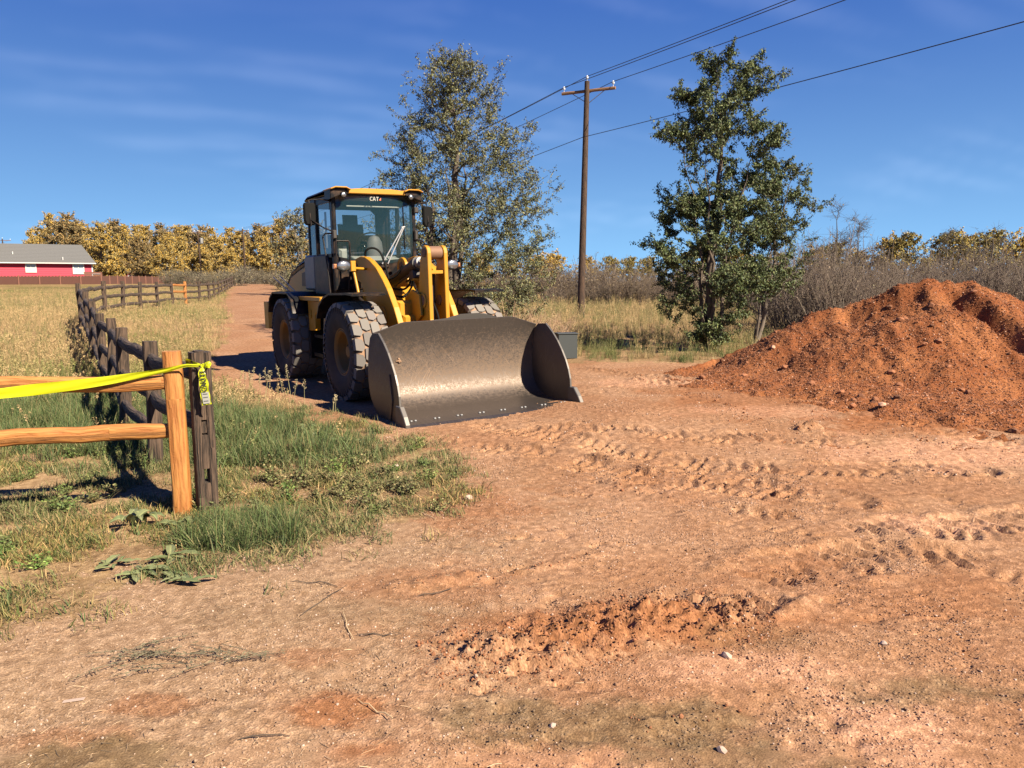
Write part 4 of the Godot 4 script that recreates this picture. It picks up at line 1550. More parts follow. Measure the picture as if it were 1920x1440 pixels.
	mb.rod(Vector3(-0.46, 2.965, 1.48), Vector3(0.50, 2.965, 1.48), 0.014)
	part("sunshade_rod", mb, "cab_light", cab)
	for s in [-1, 1]:
		mb = MB.new()
		mb.box(Vector3(s * 0.66, 2.60, 0.56), Vector3(0.035, 0.85, 0.05), 0.01)
		mb.box(Vector3(s * 0.66, 2.60, 1.0), Vector3(0.03, 0.6, 0.04), 0.01)
		part("inner_trim", mb, "cab_grey", cab)
	# mirrors on their arms
	for s in [-1, 1]:
		var cx := -1.115 if s < 0 else 0.93
		var wd := 0.19 if s < 0 else 0.17
		mb = MB.new()
		mb.prism(PackedVector2Array([Vector2(cx - wd / 2, 2.72), Vector2(cx - wd * 0.35, 2.64), Vector2(cx + wd * 0.35, 2.64), Vector2(cx + wd / 2, 2.72), Vector2(cx + wd / 2, 2.95), Vector2(cx + wd * 0.4, 2.985), Vector2(cx - wd * 0.4, 2.985), Vector2(cx - wd / 2, 2.95)]), 1.56, 1.64, 0.02)
		var mir := part("mirror", mb, "black_rubber", cab)
		mb = MB.new()
		mb.tube(PackedVector3Array([Vector3(s * 0.74, 3.04, 1.50), Vector3(s * 0.93, 3.05, 1.58), Vector3(cx, 3.03, 1.60), Vector3(cx, 2.62, 1.66)]), PackedFloat32Array([0.011]), 8)
		mb.tube(PackedVector3Array([Vector3(cx, 2.72, 1.66), Vector3(s * 0.90, 2.60, 1.62), Vector3(s * 0.76, 2.56, 1.55)]), PackedFloat32Array([0.011]), 8)
		part("mirror_arm", mb, "black_paint", mir)
	# handrails and door hinges
	for h in [[Vector3(-0.78, 2.0, 1.80), Vector3(-0.78, 2.36, 1.80), Vector3(-0.76, 2.39, 1.80), Vector3(-0.57, 2.39, 1.80), Vector3(-0.55, 2.36, 1.80), Vector3(-0.55, 2.0, 1.78), Vector3(-0.56, 1.6, 1.70)], [Vector3(-0.74, 2.52, 1.52), Vector3(-0.83, 2.52, 1.46), Vector3(-0.86, 2.47, 1.42), Vector3(-0.86, 2.20, 1.52), Vector3(-0.86, 1.80, 1.62), Vector3(-0.86, 1.52, 1.66)], [Vector3(0.74, 2.42, 1.52), Vector3(0.86, 2.42, 1.50), Vector3(0.92, 2.36, 1.50), Vector3(0.94, 2.0, 1.56), Vector3(0.94, 1.55, 1.62)]]:
		mb = MB.new()
		mb.tube(PackedVector3Array(h), PackedFloat32Array([0.014]), 8)
		part("handrail", mb, "black_paint", cab)
	for e in [[Vector3(-0.72, 2.50, 1.59), Vector3(0.07, 0.14, 0.06)], [Vector3(0.72, 2.50, 1.58), Vector3(0.06, 0.16, 0.06)], [Vector3(0.73, 2.92, 1.58), Vector3(0.08, 0.10, 0.08)]]:
		mb = MB.new()
		mb.box(e[0], e[1], 0.015)
		part("hinge", mb, "dark_iron", cab)
	# warning decal low on the cab front
	mb = MB.new()
	mb.box(Vector3(-0.32, 1.64, 1.524), Vector3(0.10, 0.05, 0.004), 0.001)
	mat("decal_yellow", Color(0.6, 0.5, 0.05), 0.6)
	part("decal", mb, "decal_yellow", cab)
	# front skirt under the windscreen
	mb = MB.new()
	var sk := PackedVector3Array()
	for j in 4:
		var y := lerpf(2.08, 1.62, j / 3.0)
		for i in 13:
			var k := lerpf(-1.0, 1.0, i / 12.0)
			sk.append(Vector3(0.68 * k, y + (0.07 * k * k if j == 0 else 0.0), 1.53 + 0.085 * (1.0 - k * k) * (1.0 - j / 4.0)))
	mb.grid(sk, 13, 4, false, false)
	part("front_skirt", mb, "black_paint", cab)

# ------------------------------------------------------------------ fences
func log_piece(mb: MB, a: Vector3, b: Vector3, w: float, h: float, seed_: int, square := 0.6, taper := 0.0, bend := 0.018, face := Vector3.ZERO):
	# a split or sawn timber from a to b: w across, h up (or along "face"), rough and a little crooked
	var dir := (b - a).normalized()
	var up := face if face != Vector3.ZERO else (Vector3.UP if absf(dir.y) < 0.7 else Vector3.BACK)
	var sx := up.cross(dir).normalized()
	var sy := dir.cross(sx).normalized()
	var n := maxi(4, int(a.distance_to(b) / 0.13))
	var sides := 14
	var p := PackedVector3Array()
	var uv := PackedVector2Array()
	var off := seed_ * 13.7
	var len_ := a.distance_to(b)
	for j in n + 1:
		var t := float(j) / n
		var c := a.lerp(b, t) + (sx * nb.get_noise_2d(t * len_ * 0.5 + off, 3.0) + sy * nb.get_noise_2d(t * len_ * 0.5 + off, 9.0)) * bend * 2.0
		var k := 1.0 - taper * (ss(0.10, 0.0, t) + ss(0.90, 1.0, t))
		if j == 0 or j == n:
			k *= 0.97
		for i in sides:
			var an := TAU * i / sides
			var q := Vector2(cos(an), sin(an))
			var e := pow(pow(absf(q.x), 2.0 / (1.0 - square * 0.85)) + pow(absf(q.y), 2.0 / (1.0 - square * 0.85)), -(1.0 - square * 0.85) / 2.0)
			q *= e
			var rough := 1.0 + nb.get_noise_3d(q.x * 0.6 + off, q.y * 0.6, t * len_ * 0.8) * 0.14 * (1.0 - square * 0.6) + nc.get_noise_3d(q.x * 0.3 + off, q.y * 0.3, t * len_ * 0.3) * 0.05
			p.append(c + (sx * q.x * w / 2.0 + sy * q.y * h / 2.0) * k * rough)
			uv.append(Vector2(float(i) / sides + off, t * len_ * 0.8 + off))
	mb.grid(p, sides, n + 1, true, true, uv)
	for e in [0, n]:
		var ring := []
		var uvs := []
		for i in sides:
			ring.append(p[e * sides + i])
			uvs.append(Vector2(0.3 + 0.1 * cos(TAU * i / sides), 0.5 + 0.05 * sin(TAU * i / sides)))
		mb.poly(ring, -dir if e == 0 else dir, uvs)

func g3(x: float, d: float, y := 0.0) -> Vector3:
	return Vector3(x, base_height(x, d) + y, -d)

func build_fences():
	rng.seed = 9
	# --- new fence in the foreground: one orange post, two rails running out of the picture
	var px := -2.462
	var pd := 5.66
	var t := thing("new_rail_fence", "fresh orange sawn timber fence post with two rails, in the left foreground", "fence", g3(px, pd))
	var mb := MB.new()
	log_piece(mb, Vector3(0, -0.25, 0), Vector3(-0.03, 1.225, 0.0), 0.128, 0.118, 3, 0.93, 0.0, 0.004, Vector3(0.25, 0, 0.97))
	part("post", mb, "new_wood", t)
	mb = MB.new()
	log_piece(mb, Vector3(-2.45, -0.25, 0.62), Vector3(-2.45, 1.22, 0.62), 0.128, 0.118, 5, 0.93, 0.0, 0.004)
	part("post", mb, "new_wood", t)
	mb = MB.new()
	log_piece(mb, Vector3(0.02, 1.0, -0.005), Vector3(-2.5, 1.02, 0.62), 0.07, 0.115, 7, 0.55, 0.12, 0.012)
	part("rail", mb, "new_wood", t)
	mb = MB.new()
	log_piece(mb, Vector3(0.02, 0.635, -0.005), Vector3(-2.5, 0.66, 0.62), 0.085, 0.12, 18, 0.35, 0.16, 0.04)
	part("rail", mb, "new_wood", t)
	# --- old fence: corner post with open mortises, then posts and rails running back and away to the right
	var o := thing("old_rail_fence", "weathered dark brown split rail fence running from the mortised corner post to the far road", "fence", g3(-2.315, 5.72))
	var org := o.position
	# corner post in staves, so that the mortises go right through
	mb = MB.new()
	var turn := turned(0.55)
	var base := Vector3.ZERO
	log_piece(mb, base + turn * Vector3(-0.046, -0.25, 0), base + turn * Vector3(-0.043, 1.215, -0.005), 0.062, 0.155, 21, 0.7, 0.0, 0.006, turn * Vector3(0, 0, 1))
	log_piece(mb, base + turn * Vector3(0.044, -0.25, 0), base + turn * Vector3(0.045, 1.215, 0.005), 0.062, 0.155, 22, 0.75, 0.0, 0.006, turn * Vector3(0, 0, 1))
	for e in [[-0.25, 0.235], [0.345, 0.60], [0.715, 0.97], [1.08, 1.225]]:
		log_piece(mb, base + turn * Vector3(0, e[0], 0), base + turn * Vector3(0, e[1], 0), 0.070, 0.150, 23, 0.8, 0.0, 0.004, turn * Vector3(0, 0, 1))
	tag(part("post", mb, "old_wood", o), "dark corner post with two open mortises")
	var posts := [[-3.39, 7.2, 1.18], [-4.54, 9.0, 1.2], [-5.65, 10.9, 1.22], [-6.68, 12.6, 1.2], [-8.38, 15.5, 1.22], [-10.1, 18.5, 1.22], [-12.2, 22.0, 1.24], [-14.9, 28.5, 1.25], [-15.69, 31.5, 1.25], [-16.43, 34.5, 1.22], [-17.24, 38.0, 1.22], [-18.27, 42.0, 1.22], [-18.39, 44.0, 1.24], [-19.0, 47.5, 1.24], [-19.2, 49.5, 1.24]]
	for k in 9:
		posts.append([-19.2 - (k + 1) * 1.72, 49.5 + (k + 1) * 5.4, 1.2])
	var pts := [Vector3.ZERO]
	for i in posts.size():
		var e: Array = posts[i]
		pts.append(g3(e[0], e[1]) - org)
		mb = MB.new()
		var near: bool = e[1] < 24.0
		var lean := Vector3(rr(-0.03, 0.03), 0, rr(-0.03, 0.03))
		var dir: Vector3 = (pts[i + 1] - pts[i]).normalized()
		log_piece(mb, pts[i + 1] - Vector3(0, 0.3, 0), pts[i + 1] + Vector3(0, e[2], 0) + lean, 0.128 if near else 0.15, 0.11 if near else 0.14, 40 + i, 0.75, 0.0, 0.02, dir)
		part("post", mb, "new_wood" if i == 12 else "old_wood", o)
	for i in pts.size() - 1:
		var gap: float = pts[i].distance_to(pts[i + 1])
		for y in [1.03, 0.665, 0.30]:
			if i == 0 and y < 0.5:
				continue
			mb = MB.new()
			var dir: Vector3 = (pts[i + 1] - pts[i]).normalized()
			var side: Vector3 = dir.cross(Vector3.UP) * (0.02 if i % 2 else -0.02)
			var cnt := maxi(1, int(round(gap / 3.6)))
			for k in cnt:
				var a: Vector3 = pts[i].lerp(pts[i + 1], float(k) / cnt) - dir * 0.06
				var b: Vector3 = pts[i].lerp(pts[i + 1], float(k + 1) / cnt) + dir * 0.06
				log_piece(mb, a + Vector3(0, y + rr(-0.03, 0.03), 0) + side, b + Vector3(0, y + rr(-0.03, 0.03), 0) - side, 0.075, 0.125, 70 + i * 5 + k, 0.3, 0.25, 0.016)
			part("rail", mb, "new_wood" if i == 12 and y > 0.5 else "old_wood", o)
	build_tape()
	build_picket_fence()

func ray_point(px: float, py: float, d: float) -> Vector3:
	# a point of the place, from where it shows in the photograph and its distance
	var f := 1455.0
	var pitch := atan(192.0 / f)
	var b := (720.0 - py) / f
	var dir := Vector3((px - 960.0) / f, b * cos(pitch) - sin(pitch), -(cos(pitch) + b * sin(pitch)))
	return Vector3(0, 1.73, 0) + dir * (d / -dir.z)

func ribbon(mb: MB, pts: Array, wid: Array, tilt: Array, n := 40):
	var cv := Curve3D.new()
	for i in pts.size():
		var tn: Vector3 = (pts[mini(i + 1, pts.size() - 1)] - pts[maxi(i - 1, 0)]) * 0.2
		cv.add_point(pts[i], -tn, tn)
	var p := PackedVector3Array()
	var full := cv.get_baked_length()
	for j in n + 1:
		var t := float(j) / n
		var c := cv.sample_baked(t * full)
		var c2 := cv.sample_baked(minf(t * full + 0.01, full))
		var c0 := cv.sample_baked(maxf(t * full - 0.01, 0.0))
		var dir := (c2 - c0).normalized()
		var fi := t * (pts.size() - 1)
		var i0 := mini(int(fi), pts.size() - 2)
		var w: float = lerpf(wid[i0], wid[i0 + 1], fi - i0)
		var an: float = lerpf(tilt[i0], tilt[i0 + 1], fi - i0)
		var side := dir.cross(Vector3.BACK).normalized()
		var nrm := side.cross(dir).normalized()
		side = (side * cos(an) + nrm * sin(an)).normalized()
		for k in 5:
			var u := k / 4.0 - 0.5
			p.append(c + side * u * w + nrm * 0.006 * sin(u * 9.0 + t * 21.0) * minf(1.0, 0.05 / w))
	mb.grid(p, 5, n + 1, false, false)
	return cv

func build_tape():
	var knot := ray_point(376, 686, 5.60)
	var t := thing("caution_tape", "bright yellow caution tape tied round the corner posts, tail hanging down", "tape", knot)
	var mb := MB.new()
	var pts := []
	for e in [[378, 686, 5.60], [348, 685, 5.575], [312, 694, 5.57], [240, 707, 5.52], [170, 718, 5.46], [80, 729, 5.36], [0, 738, 5.26], [-120, 752, 5.12], [-320, 778, 4.9]]:
		pts.append(ray_point(e[0], e[1], e[2]) - knot)
	ribbon(mb, pts, [0.018, 0.036, 0.056, 0.074, 0.082, 0.066, 0.032, 0.026, 0.04], [0.5, 0.25, 0.2, 0.15, 0.1, 0.2, 0.5, 0.9, 0.4], 70)
	part("band", mb, "tape", t)
	# turns round the old post and the knot
	mb = MB.new()
	pts = []
	for e in [[378, 686, 5.60], [366, 682, 5.61], [352, 676, 5.66], [350, 678, 5.75], [370, 680, 5.84], [390, 683, 5.78], [391, 687, 5.64], [379, 687, 5.605]]:
		pts.append(ray_point(e[0], e[1], e[2]) - knot)
	ribbon(mb, pts, [0.02, 0.035, 0.04, 0.04, 0.04, 0.035, 0.03, 0.02], [0.3, 0.5, 0.4, 0.4, 0.4, 0.4, 0.6, 0.4], 40)
	part("wrap", mb, "tape", t)
	mb = MB.new()
	var kn := ray_point(379, 686, 5.585) - knot
	for k in 5:
		var a := TAU * k / 5.0
		mb.box(kn + Vector3(cos(a) * 0.008, sin(a) * 0.008, 0.0), Vector3(0.022, 0.014, 0.016), 0.005, turned(a, a * 0.7, a * 1.3))
	part("knot", mb, "tape", t)
	mb = MB.new()
	pts = []
	for e in [[380, 686, 5.585], [387, 682, 5.57], [392, 680, 5.565], [391, 690, 5.565]]:
		pts.append(ray_point(e[0], e[1], e[2]) - knot)
	ribbon(mb, pts, [0.012, 0.03, 0.035, 0.02], [0.2, 0.6, 0.9, 0.4], 14)
	part("loose_end", mb, "tape", t)
	# tail with lettering and a white label
	mb = MB.new()
	pts = []
	for e in [[380, 687, 5.58], [378, 700, 5.565], [382, 718, 5.56], [384, 738, 5.56], [388, 759, 5.56]]:
		pts.append(ray_point(e[0], e[1], e[2]) - knot)
	ribbon(mb, pts, [0.02, 0.055, 0.066, 0.068, 0.07], [0.2, 0.1, 0.0, 0.0, 0.05], 24)
	var tail := part("tail", mb, "tape", t)
	var fo := SystemFont.new()
	fo.font_names = PackedStringArray(["Droid Sans"])
	fo.font_weight = 800
	var tx := TextMesh.new()
	tx.font = fo
	tx.text = "CAUTI"
	tx.font_size = 16
	tx.pixel_size = 0.0033
	tx.depth = 0.001
	var at := ray_point(381.5, 715, 5.552) - knot
	var lt := part("lettering", tx, "black_print", tail, at)
	lt.rotation = Vector3(-0.1, 0, PI / 2 + 0.10)
	var lab := MB.new()
	lab.box(ray_point(386, 746, 5.553) - knot, Vector3(0.052, 0.085, 0.001), 0.0003, turned(0, 0, 0.12))
	part("label", lab, "white_print", tail)
	lab = MB.new()
	for e in [[384.5, 739], [385.5, 745], [386.5, 752]]:
		lab.box(ray_point(e[0], e[1], 5.551) - knot, Vector3(0.034, 0.006, 0.001), 0.0002, turned(0, 0, 0.12))
	part("small_print", lab, "cab_grey", tail)

func build_picket_fence():
	var line := [Vector2(-68.5, 100.0), Vector2(-54.6, 104.0), Vector2(-57.5, 150.0)]
	var t := thing("picket_fence", "low reddish brown picket fence in front of the red house", "fence", g3(line[0].x, line[0].y))
	for i in 2:
		var a: Vector2 = line[i]
		var b: Vector2 = line[i + 1]
		var n := int(a.distance_to(b) / 2.4)
		for k in n:
			var p := a.lerp(b, float(k) / n)
			var q := a.lerp(b, float(k + 1) / n)
			var pa := g3(p.x, p.y) - t.position
			var pb := g3(q.x, q.y) - t.position
			var mb := MB.new()
			var pts := PackedVector3Array()
			var side := (pb - pa).cross(Vector3.UP).normalized()
			var uvs := PackedVector2Array()
			for row in 2:
				for c in 17:
					for e in 4:
						var u: float = (c + [0.04, 0.06, 0.94, 0.96][e]) / 17.0
						var dep: float = [0.0, 0.035, 0.035, 0.0][e]
						var hh := 1.08 + 0.05 * sin(c * 2.3 + k)
						pts.append(pa.lerp(pb, u) + side * dep + Vector3(0, hh if row == 1 else -0.1, 0))
						uvs.append(Vector2(c * 0.37 + k * 0.13, row * 0.9))
			mb.grid(pts, 68, 2, false, false, uvs)
			part("panel", mb, "picket_wood", t)
			mb = MB.new()
			mb.box(pa + Vector3(0, 0.55, 0) + side * 0.06, Vector3(0.12, 1.3, 0.12), 0.01)
			part("post", mb, "deck_brown", t)

# ------------------------------------------------------------------ buildings far left
func slab(mb: MB, a: Vector3, b: Vector3, c: Vector3, d: Vector3, thick: float):
	var nrm := (c - a).cross(b - a).normalized()
	if nrm.y < 0:
		nrm = -nrm
	var lo := [a - nrm * thick, b - nrm * thick, c - nrm * thick, d - nrm * thick]
	var hi := [a, b, c, d]
	var cen := (a + b + c + d) / 4.0
	mb.poly(hi, nrm)
	mb.poly(lo, -nrm)
	for i in 4:
		var j := (i + 1) % 4
		mb.poly([hi[i], hi[j], lo[j], lo[i]], (hi[i] + hi[j]) / 2.0 - cen)

func window_unit(parent: Node3D, x: float, y: float, z: float, w: float, h: float):
	var fr := MB.new()
	var b := 0.16
	fr.span(x - w / 2, x - w / 2 + b, y - h / 2, y + h / 2, z, z + 0.10, 0.01)
	fr.span(x + w / 2 - b, x + w / 2, y - h / 2, y + h / 2, z, z + 0.10, 0.01)
	fr.span(x - w / 2 + b, x + w / 2 - b, y + h / 2 - b, y + h / 2, z, z + 0.10, 0.01)
	fr.span(x - w / 2 + b, x + w / 2 - b, y - h / 2, y - h / 2 + b, z, z + 0.10, 0.01)
	fr.span(x - 0.05, x + 0.05, y - h / 2 + b, y + h / 2 - b, z, z + 0.08, 0.01)
	var wn := part("window", fr, "white_trim", parent)
	for s in [-1, 1]:
		var gl := MB.new()
		var c: float = x + s * (w / 4 - b / 4)
		gl.span(c - w / 4 + b * 0.6, c + w / 4 - b * 0.6, y - h / 2 + b, y + h / 2 - b, z + 0.01, z + 0.03, 0.0)
		part("pane", gl, "house_glass", wn)
		var cu := MB.new()
		cu.span(c - w / 4 + b * 0.8, c + w / 4 - b * 0.8, y - h / 2 + b, y - h / 2 + h * 0.52, z + 0.032, z + 0.036, 0.0)
		part("curtain", cu, "white_trim", wn)

func build_house():
	# origin at the right front corner; the front looks towards the camera
	var t := thing("red_house", "long red house with white window frames and grey shingle roof, far left", "house", Vector3(-59.9, 1.25, -112.0), 0.5)
	var mb := MB.new()
	mb.span(-26.0, 0.0, 0.0, 3.2, -8.0, -0.06, 0.0)
	part("wall", mb, "red_siding", t)
	# lapped siding boards
	for k in 12:
		mb = MB.new()
		var y0 := 0.10 + k * 0.255
		mb.poly([Vector3(-26.0, y0, 0.02), Vector3(-0.12, y0, 0.02), Vector3(-0.12, y0 + 0.255, -0.02), Vector3(-26.0, y0 + 0.255, -0.02)], Vector3(0, 0, 1))
		mb.poly([Vector3(-26.0, y0, 0.02), Vector3(-0.12, y0, 0.02), Vector3(-0.12, y0, -0.05), Vector3(-26.0, y0, -0.05)], Vector3(0, -1, 0))
		part("siding_board", mb, "red_siding", t)
	mb = MB.new()
	mb.span(-0.12, 0.06, 0.0, 3.1, -0.1, 0.05, 0.01)
	part("corner_trim", mb, "white_trim", t)
	var e0 := Vector3(-27.0, 3.12, 0.6)
	var e1 := Vector3(0.45, 3.12, 0.6)
	var r0 := Vector3(-11.4, 5.8, -4.4)
	var r1 := Vector3(-1.2, 5.8, -4.4)
	var b0 := Vector3(-27.0, 3.12, -9.0)
	var b1 := Vector3(0.45, 3.12, -9.0)
	mb = MB.new()
	slab(mb, e0, e1, r1, r0, 0.12)
	slab(mb, b0, b1, r1, r0, 0.12)
	slab(mb, e1, b1, r1, r1 + Vector3(0, 0, -0.01), 0.12)
	slab(mb, e0, b0, r0, r0 + Vector3(0, 0, -0.01), 0.12)
	var roof := part("roof", mb, "shingle", t)
	for k in 13:
		var u := (k + 0.5) / 13.0
		var a := e0.lerp(r0, u)
		var b := e1.lerp(r1, u)
		mb = MB.new()
		mb.box((a + b) / 2.0 + Vector3(0, 0.012, 0.0), Vector3(a.distance_to(b) - 0.1, 0.025, 0.36), 0.004, Basis(Vector3.RIGHT, 0.492))
		part("shingle_course", mb, "shingle", roof)
	mb = MB.new()
	mb.span(-27.0, 0.5, 2.95, 3.10, 0.57, 0.65, 0.01)
	part("gutter", mb, "white_trim", t)
	mb = MB.new()
	mb.prism(PackedVector2Array([Vector2(-12.3, 4.45), Vector2(-11.0, 4.45), Vector2(-11.5, 5.9)]), -4.0, -2.2, 0.0)
	part("gable", mb, "asphalt_dark", roof)
	for e in [[-9.6, 4.15, -1.5], [-3.6, 3.45, -0.1]]:
		mb = MB.new()
		mb.rod(Vector3(e[0], e[1], e[2]), Vector3(e[0], e[1] + 0.45, e[2]), 0.07)
		part("vent_pipe", mb, "white_trim", roof)
	window_unit(t, -7.5, 2.36, 0.03, 1.32, 1.32)
	window_unit(t, -1.75, 2.28, 0.03, 1.45, 1.52)
	# lower neighbour roof at the left rim
	var n := thing("neighbour_house", "dark roofed house partly hidden behind the red house", "house", Vector3(-88.0, 1.3, -124.0))
	mb = MB.new()
	mb.span(-8.0, 9.4, 0.0, 3.6, -6.0, 0.0, 0.0)
	part("wall", mb, "deck_brown", n)
	mb = MB.new()
	slab(mb, Vector3(-9, 3.5, 0.8), Vector3(10, 3.5, 0.8), Vector3(8.5, 5.6, -3.0), Vector3(-9, 5.6, -3.0), 0.15)
	slab(mb, Vector3(-9, 3.5, -6.8), Vector3(10, 3.5, -6.8), Vector3(8.5, 5.6, -3.0), Vector3(-9, 5.6, -3.0), 0.15)
	part("roof", mb, "asphalt_dark", n)
	# garden shed
	var s := thing("garden_shed", "small white and red garden shed behind the picket fence", "shed", Vector3(-67.6, 1.4, -140.0), 0.5)
	mb = MB.new()
	mb.prism(PackedVector2Array([Vector2(-1.05, 0), Vector2(1.05, 0), Vector2(1.05, 1.45), Vector2(0, 2.15), Vector2(-1.05, 1.45)]), -2.2, 0.0, 0.0)
	part("wall", mb, "shed_red", s)
	mb = MB.new()
	mb.span(-1.0, 1.0, 0.0, 1.5, 0.003, 0.05, 0.0)
	part("door", mb, "white_trim", s)
	mb = MB.new()
	slab(mb, Vector3(-1.2, 1.38, 0.15), Vector3(-1.2, 1.38, -2.3), Vector3(0, 2.22, -2.3), Vector3(0, 2.22, 0.15), 0.06)
	slab(mb, Vector3(1.2, 1.38, 0.15), Vector3(1.2, 1.38, -2.3), Vector3(0, 2.22, -2.3), Vector3(0, 2.22, 0.15), 0.06)
	part("roof", mb, "shed_red", s)
	# board fence and frame beside the house
	var k := thing("lumber_stack", "brown plank enclosure with a white frame, right of the red house", "enclosure", Vector3(-57.6, 1.3, -108.0))
	for i in 7:
		mb = MB.new()
		mb.span(-1.4, 1.1, 0.25 * i, 0.25 * i + 0.235, -0.05 - 0.02 * (i % 2), 0.0, 0.0)
		part("plank", mb, "deck_brown", k)
	mb = MB.new()
	for e in [[-0.2, 0.9, 1.45, 1.50], [-0.2, 0.9, 0.85, 0.90]]:
		mb.span(e[0], e[1], e[2], e[3], 0.01, 0.05, 0.0)
	mb.span(-0.25, -0.2, 0.85, 1.50, 0.01, 0.05, 0.0)
	part("frame", mb, "white_trim", k)

# ------------------------------------------------------------------ utility poles and wires
func utility_pole(label: String, x: float, d: float, h: float, lean: Vector2, arm_turn: float, arm: float, arm_y: float, group: String) -> Node3D:
	var t := thing("utility_pole", label, "utility pole", g3(x, d), 0.0, group)
	var mb := MB.new()
	var path := PackedVector3Array()
	var rad := PackedFloat32Array()
	for k in 11:
		var u := k / 10.0
		path.append(Vector3(lean.x * u * h, h * u - (0.5 if k == 0 else 0.0), lean.y * u * h))
		rad.append(lerpf(0.165, 0.105, u))
	mb.tube(path, rad, 16)
	part("pole", mb, "pole_wood", t)
	var top := Vector3(lean.x * h, h, lean.y * h)
	var ax := Vector3(cos(arm_turn), 0, -sin(arm_turn))
	var cr := MB.new()
	var ac := top + Vector3(0, arm_y, 0) + ax.cross(Vector3.UP) * -0.14
	log_piece(cr, ac - ax * arm / 2.0, ac + ax * arm / 2.0, 0.09, 0.115, 5, 0.95, 0.0, 0.002)
	part("crossarm", cr, "arm_wood", t)
	for s in [-1, 1]:
		mb = MB.new()
		mb.rod(ac + ax * s * arm * 0.30 + Vector3(0, -0.05, 0), top + Vector3(0, arm_y - 0.52, 0) + ax.cross(Vector3.UP) * -0.12, 0.016)
		part("brace", mb, "galvanised", t)
	var tips := [ac - ax * (arm / 2.0 - 0.1) + Vector3(0, 0.06, 0), top, ac + ax * (arm / 2.0 - 0.1) + Vector3(0, 0.06, 0)]
	for p in tips:
		mb = MB.new()
		mb.lathe(PackedVector2Array([Vector2(0.014, 0.0), Vector2(0.014, 0.10), Vector2(0.05, 0.11), Vector2(0.055, 0.15), Vector2(0.035, 0.17), Vector2(0.045, 0.19), Vector2(0.028, 0.235), Vector2(0.001, 0.24)]), 12, Basis.IDENTITY, p)
		part("insulator", mb, "insulator", t)
	mb = MB.new()
	mb.rod(top + Vector3(0, -2.3, 0) * (h / 10.0) + Vector3(-0.16, 0, 0.0), top + Vector3(0.0, -2.3, 0) * (h / 10.0), 0.03)
	part("wire_clamp", mb, "galvanised", t)
	t.set_meta("tips", [t.position + tips[0] + Vector3(0, 0.2, 0), t.position + tips[1] + Vector3(0, 0.2, 0), t.position + tips[2] + Vector3(0, 0.2, 0), t.position + top + Vector3(-0.16, -2.3 * h / 10.0, 0)])
	return t

func build_poles():
	var turn := -0.47
	var h1 := 9.9
	var a := utility_pole("tall brown utility pole with crossarm standing in the field beyond the bucket", 3.0, 34.0, h1, Vector2(0.016, 0.0), turn, 2.42, -0.36, "utility poles of the overhead line")
	var b := utility_pole("utility pole with crossarm at the far end of the dirt road", -42.5, 125.0, 8.6, Vector2(-0.02, 0.0), turn, 2.4, -0.3, "utility poles of the overhead line")
	var c := utility_pole("far utility pole with transformer behind the rail fence", -51.5, 130.0, 8.5, Vector2(-0.03, 0.0), 0.3, 1.3, -0.1, "utility poles of the overhead line")
	var mb := MB.new()
	mb.lathe(PackedVector2Array([Vector2(0.001, 0.0), Vector2(0.26, 0.02), Vector2(0.28, 0.1), Vector2(0.28, 0.85), Vector2(0.2, 0.95), Vector2(0.001, 0.97)]), 16, Basis.IDENTITY, Vector3(0.30, 6.5, 0.1))
	part("transformer", mb, "galvanised", c)
	var e := utility_pole("distant utility pole rising behind the red house roof", -97.0, 150.0, 8.4, Vector2.ZERO, 0.0, 3.0, -0.3, "utility poles of the overhead line")
	var ta: Array = a.get_meta("tips")
	var tb: Array = b.get_meta("tips")
	var names := ["left phase wire", "middle phase wire", "right phase wire", "low service wire"]
	for k in 4:
		var p0: Vector3 = ta[k]
		var p1: Vector3 = tb[k]
		var run := Vector3(p0.x - p1.x, 0, p0.z - p1.z).normalized()
		var p2 := p0 + run * 75.0 + Vector3(0, 0.4, 0)
		var path := PackedVector3Array()
		for s in 25:
			var u := s / 24.0
			path.append(p1.lerp(p0, u) - Vector3(0, 4.0 * 1.1 * u * (1.0 - u), 0))
		for s in range(1, 31):
			var u := s / 30.0
			path.append(p0.lerp(p2, u) - Vector3(0, 4.0 * 0.75 * u * (1.0 - u), 0))
		mb = MB.new()
		mb.tube(path, PackedFloat32Array([0.013]), 6)
		single("overhead_wire", mb, "wire", ["overhead wire on the left end of the tall pole's crossarm", "overhead wire on the very top of the tall utility pole", "overhead wire on the right end of the tall pole's crossarm", "lowest overhead wire, clamped below the crossarm of the tall pole"][k], "wire", Vector3.ZERO, "overhead wires")

# ------------------------------------------------------------------ trees
func crown_radius(prof: Array, t: float) -> float:
	for i in prof.size() - 1:
		if t <= prof[i + 1][0]:
			return lerpf(prof[i][1], prof[i + 1][1], (t - prof[i][0]) / maxf(prof[i + 1][0] - prof[i][0], 1e-4))
	return prof[-1][1]

func limb(mb: MB, a: Vector3, b: Vector3, r0: float, r1: float, sag: float, sides: int, segs := 5) -> PackedVector3Array:
	var path := PackedVector3Array()
	var rad := PackedFloat32Array()
	var len_ := a.distance_to(b)
	var w := Vector3(rr(-1, 1), rr(-1, 1), rr(-1, 1)) * len_ * 0.05
	for k in segs + 1:
		var u := float(k) / segs
		var p := a.lerp(b, u)
		p.y -= sag * len_ * sin(PI * u)
		p += w * sin(PI * 2.0 * u)
		path.append(p)
		rad.append(lerpf(r0, r1, u))
	mb.tube(path, rad, sides, false)
	return path

